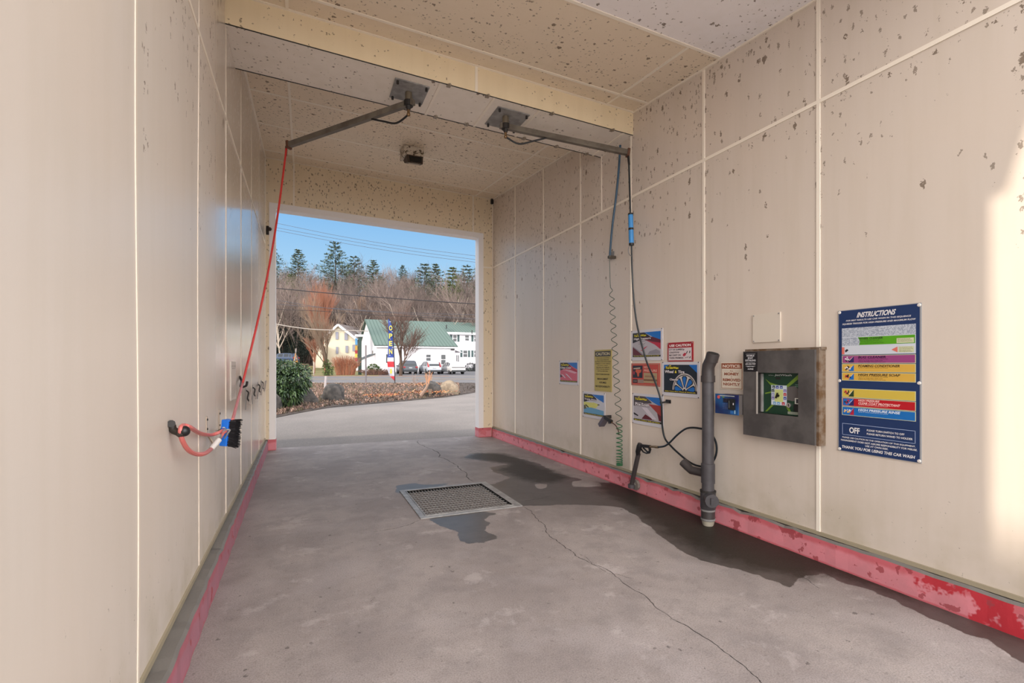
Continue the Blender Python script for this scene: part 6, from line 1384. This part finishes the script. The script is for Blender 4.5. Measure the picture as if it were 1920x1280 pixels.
# feather flag
dF = 36.0; t = thing('feather_flag', 'tall blue feather flag lettered OPEN with red and white bands', 'flag', tuple(gpix(740, dF)))
fx_ = lambda u, v, dd=0: at(u, v, dF+dd)
b = MB(M_BLACK); b.tube(smooth_path([gpix(740.5, dF), fx_(740, 690), fx_(738, 650), fx_(736, 615), fx_(733, 603), fx_(728.5, 597)], 5), .035, 6); b.build('flag_pole', t)
prof = [(598, 728, 729.5), (604, 727.8, 733), (612, 728.2, 735), (625, 728.3, 736.3), (640, 728, 737.2), (655, 727.5, 738), (662, 727, 738.3), (670, 726.5, 738.6), (677.5, 726, 739), (688, 726.8, 739.6), (697, 727.6, 740), (705, 731, 740.3), (713.5, 739.5, 740.5)]
b = MB(); FB, FR, FW = C(24, 62, 152, .6), C(204, 34, 50, .6), C(216, 216, 230, .6)
for (v0, a0_, b0_), (v1, a1, b1) in zip(prof, prof[1:]):
    b.m(FB if v1 <= 670 else FW if v1 <= 677.5 else FR if v1 <= 688 else FW if v1 <= 705 else FR)
    wv = lambda v: .12*math.sin(v*.09)
    P = [fx_(a0_, v0, wv(v0)), fx_(b0_, v0), fx_(b1, v1), fx_(a1, v1, wv(v1))]; q = Vector((SN, CS, 0))*.012
    b.hexa([tuple(p+q) for p in P]+[tuple(p) for p in P])
b.build('banner', t)
L = MB(); FY = C(222, 204, 70, .6)
Fm = Matrix((Vector((CS, -SN, 0)), Vector((0, 0, 1)), Vector((-SN, -CS, 0)))).transposed().to_4x4()
def ftext(s, u, v, hpx, mat, wpx=None, body=None):
    tmp = MB(); k = dF/F; text(tmp, s, 0, 0, (wpx or hpx*.7)*k, hpx*k, 0, mat, 0, .03); o = at(u, v+hpx, dF-.16)
    L.m(mat); L.add([Fm.to_3x3() @ Vector(p)+o for p in tmp.v], tmp.f)
for s, v in (('O', 610), ('P', 625), ('E', 639), ('N', 654)): ftext(s, 729.4, v, 9.5, FY, 6.2)
for u, v, h_ in ((730, 602, 3), (734, 621, 2.5), (731, 635.5, 2), (735, 650, 3), (729.5, 665, 2.5)): ftext('*', u, v, h_, C(226, 226, 232, .6), h_)
o = at(731, 700, dF-.16); k = dF/F; L.m(FY).add([Fm.to_3x3() @ Vector(p)+o for p in ((0, 0, 0), (4*k, 0, 0), (3.6*k, 8*k, 0), (2.4*k, 10*k, 0), (1*k, 8*k, 0))], [[0, 1, 2, 3, 4]])
L.build('lettering', t)
# tall column sign beside the yellow house
dS = 58.0; t = thing('column_sign', 'narrow vertical sign of coloured letter panels on a dark green post', 'sign', tuple(gpix(674, dS)))
b = MB(C(44, 72, 62, .6)); p = gpix(674.5, dS, -.05); q = at(674.5, 632, dS); b.box((p.x-.17, p.y-.12, p.z), (p.x+.20, p.y+.12, q.z)); b.build('post', t)
b = MB(M_WT); q = at(674, 631, dS); b.box((q.x-.5, q.y-.3, q.z), (q.x+.45, q.y+.3, q.z+.25)); b.build('cap', t)
PC = [(634, 646, C(90, 160, 210, .5), ''), (648, 656, C(206, 160, 60, .5), 'S'), (656.5, 662.5, C(186, 44, 50, .5), 'H'), (663, 670, C(220, 206, 80, .5), 'O'), (671, 677, C(190, 60, 76, .5), 'P'), (678, 683, C(220, 206, 180, .5), 'S'), (684, 690, C(214, 160, 120, .5), '3')]
for i, (v0, v1, m_, s) in enumerate(PC):
    u = 668-.35*i*.3; P, Q = at(u-2.2, v1, dS), at(u+2.2, v0, dS); b = MB(m_); a_, c_ = Vector((P.x, P.y, P.z)), Vector((Q.x, Q.y, Q.z))
    b.hexa([tuple(a_), (c_.x, c_.y, a_.z), tuple(c_), (a_.x, a_.y, c_.z), (a_.x+.03, a_.y+.06, a_.z), (c_.x+.03, c_.y+.06, a_.z), (c_.x+.03, c_.y+.06, c_.z), (a_.x+.03, a_.y+.06, c_.z)])
    b.build('letter_panel', t)
    if i: 
        b = MB(M_DARK); b.bar((c_.x, c_.y+.03, (a_.z+c_.z)/2), (p.x-.15, p.y, (a_.z+c_.z)/2), .05, .05); b.build('bracket', t)
# overhead wires
def wire(pts, r, label, mat=None, group='overhead utility wires'):
    b = MB(mat or C(60, 58, 62, .6)); P = [at(*p) for p in pts]; e0_ = P[0]+(P[0]-P[1]); e1__ = P[-1]+(P[-1]-P[-2]); b.tube(smooth_path([e0_]+P+[e1__], 5), r, 5, False); o = b.build('power_line'); tag(o, label, 'power line', group)
GW = C(84, 86, 96, .5)
wire([(515, 417.5, 60), (640, 443, 60), (770, 464, 60), (895, 480, 60)], .022, 'highest thin wire crossing the blue sky', GW)
wire([(515, 426, 60), (640, 449, 60), (770, 470, 60), (895, 487, 60)], .022, 'second thin wire from the top crossing the sky', GW)
wire([(515, 431, 60), (640, 455, 60), (770, 476, 60), (895, 492, 60)], .022, 'lowest of the three thin wires crossing the sky', GW)
wire([(515, 540, 42), (640, 551.5, 42), (770, 561.5, 42), (895, 570, 42)], .040, 'thick dark cable crossing in front of the wooded hill', C(40, 36, 40, .6))
wire([(515, 562, 44), (610, 577, 44), (700, 584, 44), (895, 598, 44)], .018, 'thin pale wire below the thick dark cable', GW)
wire([(515, 570, 44), (640, 579, 44), (760, 586, 44), (895, 590, 44)], .018, 'second thin pale wire below the thick dark cable', GW)
wire([(515, 580, 40), (600, 583, 40), (700, 590, 40), (895, 600, 40)], .020, 'dark wire low across the wood just above the green roof', C(46, 42, 44, .6))
wire([(515, 607, 46), (550, 613, 46), (590, 617.5, 46), (640, 619, 46)], .045, 'twisted pale cable sagging behind the copper tree', C(180, 170, 160, .6))
for a_, c_, lab in (((530, 583, 50), (554, 662, 72), 'right one of two slanting guy wires above the blue estate car'), ((522, 585, 50), (548, 664, 72), 'left one of two slanting guy wires above the blue estate car')):
    b = MB(C(120, 112, 106, .6)); b.tube([at(*a_), at(*c_)], .03, 5); tag(b.build('guy_wire'), lab, 'guy wire')
# unseen block added to trim the low sun, then the bays next door
b = MB(C(205, 190, 170, .7)); b.box((-19, -9, 0), (-16, 1.0, 9.0)); struct('unseen_sun_block', b)
b = MB(C(205, 190, 170, .7)); b.box((-15, YE+.05, 0), (XL-.33, YO, 5.3)); struct('wall_next_bays', b)
